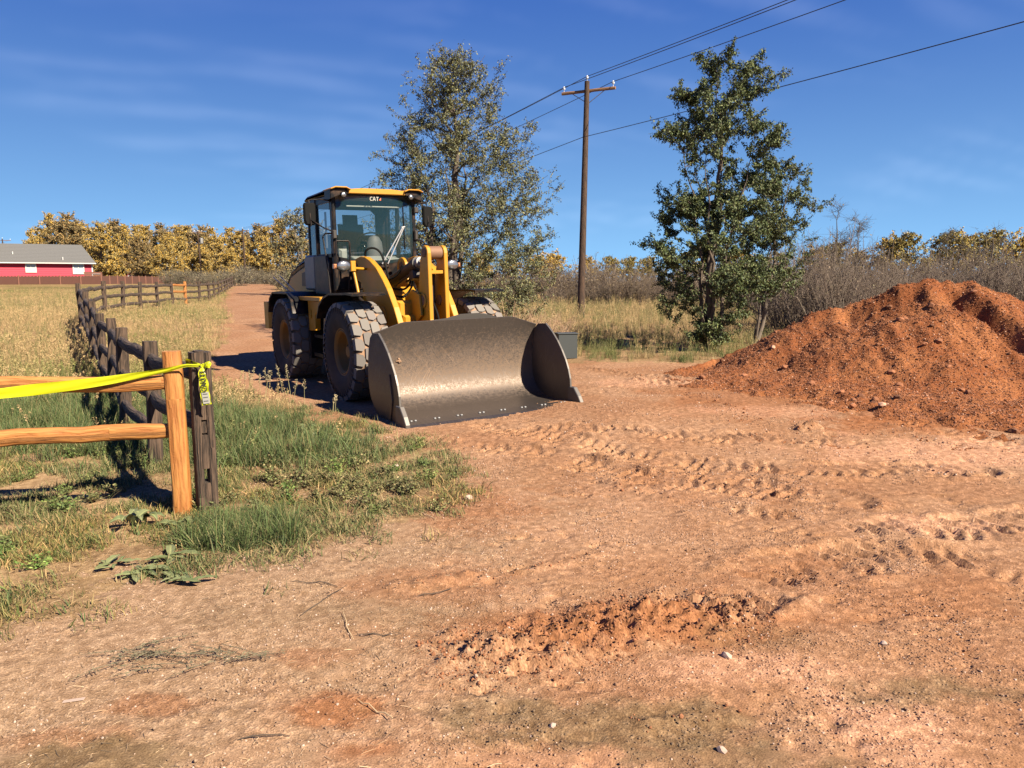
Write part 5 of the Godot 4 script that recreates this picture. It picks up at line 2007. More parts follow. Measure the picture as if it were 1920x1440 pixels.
func leaf(mb: MB, at: Vector3, along_: Vector3, size: float, wide: float, c: Color, droop: float):
	var side := along_.cross(Vector3(rr(-1, 1), rr(-1, 1), rr(-1, 1))).normalized()
	var nrm := side.cross(along_).normalized()
	var tip := at + along_ * size + Vector3(0, -droop * size, 0)
	var mid := at + along_ * size * 0.45 - nrm * size * 0.08
	var k := mb.v.size()
	mb.v.append_array([at, mid + side * size * wide, tip, mid - side * size * wide])
	var n1 := (tip - at).cross(side).normalized()
	mb.n.append_array([n1, (n1 + side * 0.35).normalized(), n1, (n1 - side * 0.35).normalized()])
	mb.c.append_array([c, c, c, c])
	mb.u.append_array([Vector2.ZERO, Vector2.ZERO, Vector2.ZERO, Vector2.ZERO])
	mb.ix.append_array([k, k + 1, k + 2, k, k + 2, k + 3])

func make_tree(o: Dictionary) -> Node3D:
	rng.seed = o.seed
	var h: float = o.h
	var t := thing(o.called, o.label, o.category, o.at, 0.0, o.get("group", ""))
	var wood := MB.new()
	var fol := MB.new()
	var lean: Vector3 = o.get("lean", Vector3.ZERO)
	wood.col = o.bark
	var nodes := []       # points on wood that carry branches: [pos, radius]
	var stems: int = o.get("stems", 1)
	for s in stems:
		var path := PackedVector3Array()
		var rad := PackedFloat32Array()
		var top := Vector3(0, h * (0.93 if s == 0 else rr(0.55, 0.85)), 0) + lean
		if s > 0:
			var a := TAU * s / stems + rr(-0.4, 0.4)
			top += Vector3(cos(a), 0, sin(a)) * crown_radius(o.prof, top.y / h) * 0.55
		var st := Vector3(rr(-0.1, 0.1), -0.15, rr(-0.1, 0.1)) if s > 0 else Vector3(0, -0.15, 0)
		var r0: float = o.trunk * (1.0 if s == 0 else 0.6)
		var n := 14
		var w := Vector3(rr(-1, 1), 0, rr(-1, 1)) * h * 0.015
		for k in n + 1:
			var u := float(k) / n
			var p := st.lerp(top, u)
			p += w * sin(u * 7.0 + s) + Vector3(nb.get_noise_2d(u * 3.0 + s * 9.0, 1.0), 0, nb.get_noise_2d(u * 3.0 + s * 9.0, 5.0)) * h * 0.02
			if s > 0:
				p.y += sin(u * PI) * h * 0.03
			path.append(p)
			rad.append(maxf(r0 * pow(1.0 - u, 0.8), 0.008) * (1.25 if k == 0 else 1.0))
			if u * top.y > o.get("clear", 0.12) * h:
				nodes.append([p, rad[-1]])
		wood.tube(path, rad, 9, false)
	# tips fill the crown
	var tips := []
	var n_tips: int = o.tips
	var lump := FastNoiseLite.new()
	lump.seed = o.seed
	lump.frequency = o.get("lump_freq", 0.55) * 3.0 / h * 2.0
	var tries := 0
	var boughs := []
	var n_boughs: int = maxi(8, n_tips / 11)
	var rmax := 0.0
	for e in o.prof:
		rmax = maxf(rmax, e[1])
	while tips.size() < n_tips and tries < n_tips * 30:
		tries += 1
		var u: float = lerpf(o.get("low", 0.1), 1.0, rng.randf())
		var r := crown_radius(o.prof, u)
		if rng.randf() > (r / rmax) * 0.9 + 0.1:
			continue
		var a := rr(0, TAU)
		var q := sqrt(rng.randf())
		var p := Vector3(cos(a) * r * q, u * h, sin(a) * r * q)
		# boughs: most tips gather round a few centres
		if boughs.size() < n_boughs:
			boughs.append(p)
		elif rng.randf() < o.get("gather", 0.75):
			var bc: Vector3 = boughs[rng.randi() % boughs.size()]
			p = bc + (Vector3(rng.randfn(), rng.randfn() * 0.8, rng.randfn()) * rmax * 0.15).limit_length(rmax * 0.28)
			p.y = minf(p.y, h)
		var lu := lump.get_noise_3d(p.x * 2.0, p.y * 2.0, p.z * 2.0)
		p.x *= 1.0 + lu * 0.5
		p.z *= 1.0 + lu * 0.5
		p += lean * clampf(u, 0.0, 1.0) + o.get("shift", Vector3.ZERO)
		if lu < o.get("gap", -0.25):
			continue
		tips.append(p)
	tips.sort_custom(func(x, y): return Vector2(x.x, x.z).length() - x.y * 0.1 < Vector2(y.x, y.z).length() - y.y * 0.1)
	var pal: Array = o.leaves
	var per: float = o.per_tip
	for p in tips:
		var best := 1e9
		var from: Array = nodes[0]
		for e in nodes:
			var rise: float = p.y - e[0].y
			var dist: float = p.distance_to(e[0])
			var cost: float = dist + maxf(0.0, dist * 0.55 - rise) * 1.6
			if cost < best:
				best = cost
				from = e
		var a: Vector3 = from[0]
		var r0: float = minf(from[1] * 0.65, 0.008 + a.distance_to(p) * 0.020) * o.get("twig", 1.0)
		var path := limb(wood, a, p, r0, 0.004 * o.get("twig", 1.0), rr(-0.02, 0.10), 5 if r0 > 0.012 else 3, 5)
		if a.distance_to(p) > 0.35 * rmax:
			for k in range(2, 5):
				nodes.append([path[k], lerpf(r0, 0.004, k / 5.0)])
		# side twigs
		var spread: float = o.spread
		for k in o.get("twigs", 3):
			var u := rr(0.4, 1.0)
			var b: Vector3 = a.lerp(p, u)
			var e := b + Vector3(rr(-1, 1), rr(-0.4, 1), rr(-1, 1)).normalized() * spread * rr(0.6, 1.3)
			wood.tube(PackedVector3Array([b, e]), PackedFloat32Array([0.004 * o.get("twig", 1.0), 0.0018 * o.get("twig", 1.0)]), 3, false)
			var cnt := int(per / (o.get("twigs", 3) + 1) * rr(0.5, 1.5))
			for i in cnt:
				var at := b.lerp(e, rng.randf()) + Vector3(rr(-1, 1), rr(-1, 1), rr(-1, 1)) * spread * 0.15
				var c: Color = pal[rng.randi() % pal.size()] * rr(0.7, 1.3)
				leaf(fol, at, Vector3(rr(-1, 1), rr(-0.8, 0.6), rr(-1, 1)).normalized(), o.leaf * rr(0.7, 1.3), o.get("wide", 0.28), c, 0.3)
		for i in int(per / (o.get("twigs", 3) + 1)):
			var u := 0.35 + 0.65 * sqrt(rng.randf())
			var at: Vector3 = path[mini(int(u * 5), 5)] + Vector3(rr(-1, 1), rr(-1, 1), rr(-1, 1)) * spread * 0.25
			var c: Color = pal[rng.randi() % pal.size()] * rr(0.7, 1.3)
			leaf(fol, at, Vector3(rr(-1, 1), rr(-0.8, 0.6), rr(-1, 1)).normalized(), o.leaf * rr(0.7, 1.3), o.get("wide", 0.28), c, 0.3)
	part("trunk", wood, "bark", t)
	if fol.v.size():
		part("crown", fol, o.get("mat", "leaf"), t).set_meta("kind", "stuff")
	return t

func build_trees():
	var green := [Color(0.052, 0.075, 0.021), Color(0.072, 0.094, 0.026), Color(0.039, 0.058, 0.019), Color(0.104, 0.117, 0.039), Color(0.047, 0.068, 0.029)]
	var olive := [Color(0.107, 0.117, 0.047), Color(0.086, 0.099, 0.049), Color(0.127, 0.127, 0.052), Color(0.078, 0.091, 0.052), Color(0.150, 0.137, 0.049)]
	make_tree({"called": "elm_tree", "label": "tall dark green elm left of the dirt pile, dense leafy crown", "category": "tree", "at": g3(4.62, 17.9), "seed": 101, "h": 6.6, "prof": [[0.0, 0.35], [0.08, 0.6], [0.16, 1.1], [0.26, 1.7], [0.36, 1.6], [0.46, 1.4], [0.58, 1.45], [0.70, 1.35], [0.80, 1.2], [0.90, 0.95], [1.0, 0.4]], "trunk": 0.085, "stems": 6, "tips": 600, "per_tip": 165.0, "leaf": 0.052, "spread": 0.26, "leaves": green, "bark": Color(0.085, 0.065, 0.05), "low": 0.05, "shift": Vector3(0.12, 0, 0), "gap": -0.16, "lump_freq": 1.1, "clear": 0.04, "wide": 0.30})
	make_tree({"called": "elm_tree", "label": "smaller green elm leaning right, between tall elm and dirt pile", "category": "tree", "at": g3(6.35, 20.2), "seed": 102, "h": 4.6, "prof": [[0.0, 0.2], [0.2, 0.6], [0.4, 0.85], [0.6, 1.0], [0.8, 0.9], [0.92, 0.6], [1.0, 0.2]], "trunk": 0.06, "stems": 3, "tips": 240, "per_tip": 100.0, "leaf": 0.052, "spread": 0.25, "leaves": [Color(0.065, 0.08, 0.022), Color(0.05, 0.065, 0.02), Color(0.09, 0.095, 0.03), Color(0.04, 0.055, 0.018)], "bark": Color(0.12, 0.095, 0.075), "low": 0.25, "lean": Vector3(0.75, 0, 0), "gap": -0.25, "clear": 0.15})
	make_tree({"called": "cottonwood_tree", "label": "thinning olive green cottonwood with bare twigs behind the loader", "category": "tree", "at": g3(-1.32, 18.2), "seed": 103, "h": 6.9, "prof": [[0.0, 0.3], [0.10, 1.2], [0.2, 2.0], [0.32, 2.15], [0.42, 2.1], [0.55, 1.95], [0.68, 1.75], [0.80, 1.4], [0.92, 1.05], [1.0, 0.5]], "trunk": 0.16, "stems": 5, "gather": 0.6, "tips": 1050, "per_tip": 98.0, "leaf": 0.043, "spread": 0.26, "leaves": olive, "bark": Color(0.075, 0.06, 0.048), "low": 0.12, "shift": Vector3(0.02, 0, 0), "gap": -0.33, "lump_freq": 0.8, "clear": 0.10, "wide": 0.30, "twigs": 4})
	make_tree({"called": "elm_tree", "label": "grey green elm far beyond the cab, left of the loader", "category": "tree", "at": g3(-16.6, 62.0), "seed": 104, "h": 7.2, "prof": [[0.0, 0.6], [0.15, 2.2], [0.35, 3.0], [0.6, 2.9], [0.8, 2.2], [0.95, 1.0], [1.0, 0.4]], "trunk": 0.16, "stems": 3, "tips": 260, "per_tip": 26.0, "leaf": 0.17, "spread": 0.55, "leaves": [Color(0.12, 0.115, 0.06), Color(0.095, 0.10, 0.05), Color(0.15, 0.13, 0.06)], "bark": Color(0.09, 0.075, 0.06), "low": 0.08, "mat": "far_leaf", "twig": 2.0})

# ------------------------------------------------------------------ background vegetation
func shrub(called: String, label: String, seed_: int, h: float, w: float, stems: int, bark: Color, bark2: Color, leaf_n: int, leaf_c: Array, leaf_s: float, thick: float, group: String, category := "shrub") -> Node3D:
	rng.seed = seed_
	var t := thing(called, label, category, Vector3.ZERO, 0.0, group)
	var wood := MB.new()
	var fol := MB.new()
	for s in stems:
		var a := rr(0, TAU)
		var r := sqrt(rng.randf())
		var foot := Vector3(cos(a) * r * w * 0.35, -0.1, sin(a) * r * w * 0.35)
		var tip := Vector3(cos(a) * r * w, h * rr(0.55, 1.0) * (1.0 - 0.35 * r * r), sin(a) * r * w) + Vector3(rr(-0.2, 0.2), 0, rr(-0.2, 0.2)) * w
		wood.col = bark.lerp(bark2, rng.randf())
		var path := limb(wood, foot, tip, thick * rr(0.7, 1.5), thick * 0.3, rr(-0.12, 0.04), 4, 4)
		for k in 7:
			var u := rr(0.25, 1.0)
			var b := path[mini(int(u * 4), 4)]
			var e := b + Vector3(rr(-1, 1), rr(0.0, 1.3), rr(-1, 1)).normalized() * h * rr(0.10, 0.26)
			wood.tube(PackedVector3Array([b, e]), PackedFloat32Array([thick * 0.38, thick * 0.16]), 3, false)
			for i in 2:
				var e2 := b.lerp(e, rr(0.4, 1.0))
				wood.tube(PackedVector3Array([e2, e2 + Vector3(rr(-1, 1), rr(-0.1, 1.2), rr(-1, 1)).normalized() * h * rr(0.05, 0.13)]), PackedFloat32Array([thick * 0.22, thick * 0.10]), 3, false)
			for i in int(float(leaf_n) / stems / 7.0 + rng.randf()):
				var c: Color = leaf_c[rng.randi() % leaf_c.size()] * rr(0.7, 1.3)
				leaf(fol, b.lerp(e, rng.randf()) + Vector3(rr(-1, 1), rr(-1, 1), rr(-1, 1)) * h * 0.05, Vector3(rr(-1, 1), rr(-1, 1), rr(-1, 1)).normalized(), leaf_s * rr(0.6, 1.4), 0.3, c, 0.2)
	part("stems", wood, "twig", t).set_meta("kind", "stuff")
	if fol.v.size():
		part("foliage", fol, "far_leaf", t).set_meta("kind", "stuff")
	return t

func scatter(protos: Array, spots: Array, labels: Array, sizes := Vector2(0.8, 1.25)):
	# first the prototypes themselves are placed, then copies; spots hold [x, d, size]
	for i in spots.size():
		var s: float = spots[i][2] * rr(sizes.x, sizes.y)
		var src: Node3D = protos[i % protos.size()]
		var at := g3(spots[i][0], spots[i][1])
		var label := ""
		for e in labels:
			# the first stretch of the background, from the left, that it stands in
			if label == "" and spots[i][0] / spots[i][1] * 1455.0 + 960.0 < e[0]:
				label = e[1]
		var o: Node3D = src
		if i >= protos.size():
			o = copy_of(src, label)
		o.set_meta("label", label)
		o.position = at
		o.rotation.y = rr(0, TAU)
		o.scale = Vector3(s * rr(0.85, 1.2), s, s * rr(0.85, 1.2))

func px_spot(px: float, d: float, s := 1.0) -> Array:
	return [(px - 960.0) / 1455.0 * d, d, s]

func build_background():
	var gold := [Color(0.38, 0.235, 0.045), Color(0.31, 0.21, 0.05), Color(0.24, 0.185, 0.06), Color(0.43, 0.26, 0.035), Color(0.20, 0.165, 0.065), Color(0.30, 0.24, 0.10)]
	var dull := [Color(0.22, 0.145, 0.055), Color(0.17, 0.13, 0.055), Color(0.27, 0.17, 0.06), Color(0.13, 0.11, 0.05)]
	var brown_a := Color(0.085, 0.06, 0.044)
	var brown_b := Color(0.16, 0.125, 0.095)
	# golden cottonwoods of the far tree line
	var gp := []
	for k in 3:
		gp.append(make_tree({"called": "autumn_cottonwood", "label": "", "category": "tree", "at": Vector3.ZERO, "seed": 200 + k, "h": 12.0, "prof": [[0.0, 1.0], [0.08, 2.8], [0.25, 3.9], [0.5, 3.9], [0.75, 3.0], [0.92, 1.6], [1.0, 0.5]], "trunk": 0.25, "stems": 2, "gather": 0.35, "tips": 190, "per_tip": 110.0, "leaf": 0.21, "spread": 1.0, "leaves": gold if k < 2 else dull, "bark": Color(0.13, 0.11, 0.09), "low": 0.06, "mat": "far_leaf", "twig": 3.0, "group": "golden trees of the far tree line", "gap": -0.32, "wide": 0.42}))
	rng.seed = 31
	var spots := []
	for e in [[75, 150, 0.86], [108, 156, 1.08], [140, 152, 1.06], [170, 158, 1.04], [200, 150, 0.98], [228, 165, 1.02], [252, 158, 1.02], [282, 170, 1.04], [310, 160, 0.98], [335, 150, 0.98], [360, 166, 0.98], [388, 158, 0.95], [412, 150, 0.90], [438, 164, 0.96], [470, 175, 0.95], [505, 150, 0.92], [530, 140, 0.92], [555, 150, 0.9], [590, 150, 0.86], [420, 130, 0.62], [270, 140, 0.72], [320, 138, 0.66], [95, 168, 1.0], [155, 172, 1.05], [215, 172, 1.08], [268, 176, 1.06], [345, 176, 1.06], [400, 172, 1.0], [455, 150, 0.85], [490, 165, 0.95]]:
		spots.append(px_spot(e[0], e[1], e[2]))
	scatter(gp, spots, [[190, "golden cottonwood rising behind the red house roof"], [370, "golden cottonwood in the tree line right of the red house"], [480, "golden cottonwood in the tree line behind the far poles"], [9999, "golden cottonwood at the far road, beside the loader cab"]], Vector2(0.92, 1.06))
	# smaller golden and olive trees behind the field on the right
	var sp := []
	for k in 2:
		sp.append(make_tree({"called": "autumn_willow", "label": "", "category": "tree", "at": Vector3.ZERO, "seed": 220 + k, "h": 6.0, "prof": [[0.0, 0.8], [0.15, 2.0], [0.4, 2.6], [0.7, 2.2], [0.9, 1.3], [1.0, 0.4]], "trunk": 0.15, "stems": 3, "gather": 0.35, "tips": 170, "per_tip": 66.0, "leaf": 0.15, "spread": 0.6, "leaves": [Color(0.44, 0.27, 0.03), Color(0.33, 0.22, 0.035), Color(0.24, 0.18, 0.045)] if k == 0 else [Color(0.20, 0.17, 0.045), Color(0.15, 0.135, 0.05), Color(0.27, 0.19, 0.04)], "bark": Color(0.11, 0.09, 0.07), "low": 0.05, "mat": "far_leaf", "twig": 2.0, "group": "low autumn trees behind the field", "gap": -0.30, "wide": 0.4}))
	rng.seed = 32
	spots = []
	for e in [[1040, 105, 0.88], [1180, 105, 0.9], [1100, 115, 0.92], [1140, 100, 0.86], [1010, 95, 0.8], [1215, 108, 0.9], [960, 100, 0.84], [1560, 90, 0.95], [1600, 100, 1.0], [1690, 80, 1.16], [1655, 84, 1.0], [1770, 84, 1.1], [1800, 92, 1.16], [1850, 84, 1.24], [1905, 90, 1.2], [1960, 88, 1.1], [1520, 95, 0.95], [1450, 95, 0.9], [1380, 95, 0.9], [1300, 100, 0.9], [900, 95, 0.85], [840, 100, 0.85], [2040, 90, 1.1]]:
		spots.append(px_spot(e[0], e[1], e[2]))
	scatter(sp, spots, [[1060, "low golden tree beyond the field, left of the tall pole"], [1330, "low golden tree beyond the field, right of the tall pole"], [1640, "low autumn tree far behind the two elms"], [1730, "bright yellow tree behind the left slope of the dirt pile"], [9999, "yellow and olive tree behind the crest of the dirt pile"]], Vector2(0.9, 1.1))
	# grey brown leafless thicket across the field
	var bp := []
	for k in 3:
		bp.append(shrub("bare_shrub", "", 240 + k, 3.2, 1.9, 46, brown_a, brown_b, 420, [Color(0.14, 0.105, 0.07), Color(0.12, 0.095, 0.06), Color(0.19, 0.135, 0.065)], 0.09, 0.022, "leafless shrubs across the field"))
	rng.seed = 33
	spots = []
	for k in 44:
		var px := lerpf(900.0, 2050.0, (k + rr(-0.4, 0.4)) / 43.0)
		var d := rr(50.0, 60.0) if px < 1320.0 else rr(36.0, 56.0)
		spots.append(px_spot(px, d, rr(0.85, 1.2) * (1.0 if px < 1320.0 else 0.95)))
	for k in 14:
		spots.append(px_spot(rr(1000.0, 1260.0), rr(49.0, 52.0), rr(0.45, 0.7)))
	scatter(bp, spots, [[1080, "leafless grey shrub across the field, left of the tall pole"], [1330, "leafless grey shrub across the field, right of the tall pole"], [1560, "leafless grey shrub across the field behind the elms"], [9999, "leafless grey shrub in the thicket far behind the dirt pile"]], Vector2(0.9, 1.1))
	# denser leafless shrubs close behind the heap
	var hp := []
	for k in 3:
		hp.append(shrub("bare_shrub", "", 260 + k, 3.0, 1.5, 52, Color(0.065, 0.046, 0.036), Color(0.17, 0.135, 0.108), 260, [Color(0.17, 0.125, 0.085), Color(0.13, 0.11, 0.06)], 0.05, 0.013, "leafless shrubs behind the dirt pile"))
	rng.seed = 34
	spots = []
	for k in 24:
		spots.append(px_spot(lerpf(1450.0, 2020.0, (k + rr(-0.4, 0.4)) / 23.0), rr(20.5, 32.0), rr(0.8, 1.12)))
	scatter(hp, spots, [[1600, "leafless brown shrub between the elms and the dirt pile"], [1800, "leafless brown shrub rising behind the dirt pile crest"], [9999, "leafless brown shrub behind the right end of the pile"]], Vector2(0.9, 1.1))
	# small leafless trees standing out of them
	rng.seed = 35
	for e in [[1850.0, 26.0, 3.6, "leafless dark tree behind the right end of the dirt pile"], [1765.0, 30.0, 3.6, "leafless forked tree behind the crest of the dirt pile"], [1560.0, 23.0, 3.9, "slim leafless sapling left of the dirt pile crest"], [1600.0, 26.0, 3.7, "thin leafless tree with pale twigs behind the dirt pile"]]:
		var s := px_spot(e[0], e[1])
		make_tree({"called": "bare_tree", "label": e[3], "category": "tree", "at": g3(s[0], s[1]), "seed": 300 + int(e[0]), "h": e[2], "prof": [[0.0, 0.3], [0.3, 0.9], [0.6, 1.3], [0.85, 1.0], [1.0, 0.4]], "trunk": 0.07, "stems": 3, "tips": 90, "per_tip": 5.0, "leaf": 0.05, "spread": 0.3, "leaves": [Color(0.17, 0.12, 0.07), Color(0.22, 0.16, 0.06)], "bark": Color(0.07, 0.055, 0.045), "low": 0.3, "twigs": 5, "mat": "far_leaf", "group": "leafless trees behind the dirt pile"})
	# grey green scrub along the far road
	var rp := []
	for k in 2:
		rp.append(shrub("scrub_bush", "", 280 + k, 3.6, 2.6, 40, Color(0.10, 0.082, 0.06), Color(0.16, 0.135, 0.10), 900, [Color(0.11, 0.10, 0.06), Color(0.088, 0.085, 0.05), Color(0.14, 0.115, 0.065)], 0.16, 0.03, "grey scrub along the far road"))
	rng.seed = 36
	spots = []
	for k in 22:
		spots.append(px_spot(lerpf(325.0, 640.0, (k + rr(-0.4, 0.4)) / 21.0), rr(92.0, 125.0), rr(0.55, 1.0)))
	for e in [[560, 70, 0.9], [600, 66, 0.9], [540, 80, 0.9], [640, 60, 0.9], [690, 60, 0.9], [740, 60, 0.9], [790, 60, 0.9], [850, 58, 0.9]]:
		spots.append(px_spot(e[0], e[1], e[2]))
	scatter(rp, spots, [[420, "grey scrub bush between picket fence and rail fence end"], [520, "grey scrub bush where the dirt road ends"], [9999, "grey scrub bush far behind the loader"]], Vector2(0.9, 1.1))
	# dry tangled brush between bucket and pole
	var br := shrub("dry_brush", "", 295, 1.5, 0.95, 70, Color(0.24, 0.15, 0.095), Color(0.38, 0.26, 0.17), 500, [Color(0.32, 0.21, 0.11), Color(0.25, 0.15, 0.09)], 0.03, 0.008, "dry brush beside the loader")
	br.position = g3(-0.05, 16.0)
	br.set_meta("label", "tangled tan dry brush behind the right end of the bucket")
	copy_of(br, "pale dry brush just left of the tangled brush behind the bucket", g3(-0.65, 16.6), 2.0, Vector3(1.0, 0.9, 1.0))
	copy_of(br, "low dry brush nearest the tall utility pole", g3(0.75, 18.6), 4.0, Vector3(1.2, 0.75, 1.1))

# ------------------------------------------------------------------ grass, weeds, crumbs
func tuft(seed_: int, blades: int, h0: float, h1: float, width: float, spread: float, bow: float, shades: Array, seeds := 0) -> ArrayMesh:
	rng.seed = seed_
	var mb := MB.new()
	for b in blades:
		var a := rr(0, TAU)
		var foot := Vector3(rr(-1, 1), 0, rr(-1, 1)) * spread
		foot.y = -0.015
		var h := rr(h0, h1)
		var dir := Vector3(cos(a), 0, sin(a))
		var lean := rr(0.1, 1.0) * bow
		var side := Vector3(-sin(a), 0, cos(a)) * width * rr(0.6, 1.2)
		var c: Color = shades[rng.randi() % shades.size()] * rr(0.75, 1.25)
		var k := mb.v.size()
		for j in 4:
			var u := j / 3.0
			var p := foot + Vector3(0, h * (u - 0.35 * lean * u * u), 0) + dir * h * lean * u * u
			var w := 1.0 - u * u
			mb.v.append(p - side * w * 0.5)
			mb.v.append(p + side * w * 0.5)
			var nn := (dir * -1.0 + Vector3(0, lean * (0.3 + u), 0)).normalized()
			mb.n.append_array([nn, nn])
			mb.c.append_array([c, c])
			mb.u.append_array([Vector2.ZERO, Vector2.ZERO])
		for j in 3:
			var i := k + j * 2
			if j < 2:
				mb.ix.append_array([i, i + 3, i + 1, i, i + 2, i + 3])
			else:
				mb.ix.append_array([i, i + 2, i + 1])
	for s in seeds:
		var a := rr(0, TAU)
		var h := h1 * rr(0.95, 1.25)
		var top := Vector3(cos(a) * h * 0.22, h, sin(a) * h * 0.22)
		mb.col = shades[0] * 1.1
		mb.tube(PackedVector3Array([Vector3.ZERO, top * 0.5 + Vector3(0, h * 0.05, 0), top]), PackedFloat32Array([0.0022, 0.0018, 0.001]), 3, false)
		for i in 16:
			var u := rr(0.68, 1.0)
			leaf(mb, top * u, (Vector3(rr(-1, 1), rr(0.2, 1), rr(-1, 1))).normalized(), 0.03 * rr(0.7, 1.4), 0.22, shades[0] * rr(0.9, 1.3), 0.2)
	return mb.mesh()

func strew(called: String, meshes: Array, material: String, n: int, area: Rect2, ok: Callable, tint: Callable, size: Vector2, label: String, category: String, tilt := 0.15, sink := 0.0):
	var xf := []
	var cols := []
	for m in meshes:
		xf.append([])
		cols.append(PackedColorArray())
	for i in n:
		var x := rr(area.position.x, area.end.x)
		var d := rr(area.position.y, area.end.y)
		var k: float = ok.call(x, d)
		if rng.randf() > k:
			continue
		var s := rr(size.x, size.y)
		var w := rng.randi() % meshes.size()
		var y := base_height(x, d) - sink
		if d < 19.0 and absf(x) < 9.0:
			y += fine_height(x, d) * (1.0 - ss(14.0, 19.0, d)) * (1.0 - ss(7.0, 9.0, absf(x)))
		xf[w].append(Transform3D(turned(rr(0, TAU), rr(-tilt, tilt), rr(-tilt, tilt)).scaled(Vector3(s, s * rr(0.8, 1.2), s)), Vector3(x, y, -d)))
		cols[w].append(tint.call(x, d))
	for w in meshes.size():
		if xf[w].size():
			many(called, meshes[w], material, xf[w], cols[w], self, label, category)

func wheel_clear(x: float, d: float) -> bool:
	# not under the loader
	var p := Vector2(x + 3.035, d - 14.48)
	var f := Vector2(sin(deg_to_rad(31.6)), -cos(deg_to_rad(31.6)))
	var z := p.dot(f)
	var w := absf(p.dot(Vector2(-f.y, f.x)))
	return not (z > -2.0 and z < 5.6 and w < 1.4)

func build_plants():
	var gr := [Color(0.052, 0.080, 0.020), Color(0.070, 0.102, 0.028), Color(0.042, 0.066, 0.019), Color(0.10, 0.115, 0.04), Color(0.16, 0.14, 0.06)]
	var dry := [Color(0.33, 0.235, 0.115), Color(0.28, 0.19, 0.085), Color(0.38, 0.285, 0.155), Color(0.23, 0.165, 0.078)]
	var mix := [Color(0.13, 0.13, 0.045), Color(0.20, 0.16, 0.07), Color(0.09, 0.105, 0.03), Color(0.27, 0.20, 0.095)]
	var lush_t := [tuft(1, 26, 0.16, 0.34, 0.0075, 0.06, 1.0, gr), tuft(2, 24, 0.12, 0.28, 0.0075, 0.07, 1.25, gr), tuft(3, 22, 0.14, 0.32, 0.008, 0.05, 0.85, gr)]
	var short_t := [tuft(4, 22, 0.03, 0.085, 0.005, 0.06, 1.3, mix), tuft(5, 20, 0.025, 0.075, 0.005, 0.07, 1.5, mix), tuft(6, 20, 0.03, 0.08, 0.005, 0.06, 1.2, gr)]
	var dry_t := [tuft(7, 26, 0.14, 0.36, 0.0055, 0.09, 0.9, dry, 2), tuft(8, 26, 0.10, 0.30, 0.0055, 0.10, 1.2, dry, 1), tuft(9, 22, 0.15, 0.33, 0.0055, 0.08, 0.8, mix, 1)]
	var field_t := [tuft(10, 26, 0.25, 0.55, 0.007, 0.10, 0.6, dry, 3), tuft(11, 26, 0.22, 0.50, 0.007, 0.11, 0.75, mix, 2), tuft(12, 26, 0.20, 0.45, 0.007, 0.10, 0.9, dry, 2)]
	var white := func(x, d): return Color(1, 1, 1) * rr(0.8, 1.15)
	rng.seed = 601
	# lush green strip beside the fence
	strew("green_grass", lush_t, "grass_blade", 14000, Rect2(-9.0, 6.8, 8.0, 6.2), func(x, d): return (0.9 if lush(x + rr(-0.35, 0.35), d + rr(-0.4, 0.4)) > 0.5 and wheel_clear(x, d) else 0.0) * clampf(0.65 + nb.get_noise_2d(x * 1.4, d * 1.4) * 1.6, 0.05, 1.0), white, Vector2(0.6, 1.15), "lush green grass between fence and loader", "grass", 0.35)
	strew("dry_grass", dry_t, "grass_blade", 1500, Rect2(-9.0, 6.8, 8.0, 6.2), func(x, d): return (0.8 if lush(x, d) > 0.5 and wheel_clear(x, d) else 0.0) * clampf(nb.get_noise_2d(x * 1.1 + 60.0, d * 1.1) * 2.5, 0.0, 1.0), white, Vector2(0.5, 0.95), "dry stalks mixed into the lush grass", "grass", 0.35)
	# clump before the posts
	strew("green_grass", lush_t, "grass_blade", 480, Rect2(-2.35, 4.80, 0.95, 0.85), func(x, d): return 1.0 if Vector2((x + 1.85) / 0.42, (d - 5.15) / 0.33).length() < 1.0 else 0.0, white, Vector2(0.5, 0.9), "bright green grass clump at the foot of the posts", "grass", 0.5)
	# short trampled grass and weeds in the foreground
	strew("short_grass", short_t, "grass_blade", 38000, Rect2(-5.5, 3.2, 6.0, 9.5), func(x, d): return (1.0 if grassy(x + rr(-0.35, 0.35), d + rr(-0.5, 0.5)) > 0.5 and wheel_clear(x, d) else 0.0) * clampf(0.40 + nb.get_noise_2d(x * 1.1 + 9.0, d * 1.1) * 2.0, 0.0, 1.0), func(x, d): return Color(1, 1, 1).lerp(Color(1.25, 1.08, 0.9), clampf(na.get_noise_2d(x, d) * 2.0 + 0.3, 0.0, 1.0)) * rr(0.7, 1.1), Vector2(0.8, 1.6), "short trampled grass on the verge", "grass", 0.4)
	# dry grass of the left field
	var left_ok := func(x, d): return (1.0 if grassy(x, d) > 0.5 and lush(x, d) < 0.5 and wheel_clear(x, d) else 0.0)
	var left_tint := func(x, d):
		var g := clampf(na.get_noise_2d(x * 0.35, d * 0.9) * 2.2 - 0.05, 0.0, 1.0)
		return Color(1, 1, 1).lerp(Color(0.5, 0.72, 0.42), g) * rr(0.8, 1.15)
	strew("dry_grass", dry_t, "grass_blade", 13000, Rect2(-16.0, 9.5, 13.0, 8.5), left_ok, left_tint, Vector2(0.4, 0.85), "dry tan grass around the rail fence", "grass", 0.25)
	strew("dry_grass", dry_t, "grass_blade", 11000, Rect2(-30.0, 18.0, 26.0, 14.0), left_ok, left_tint, Vector2(0.5, 0.85), "dry tan grass on the rise behind the rail fence", "grass", 0.25)
	strew("dry_grass", dry_t, "grass_blade", 12000, Rect2(-62.0, 32.0, 56.0, 44.0), left_ok, left_tint, Vector2(0.6, 1.0), "dry grass of the far left field", "grass", 0.25)
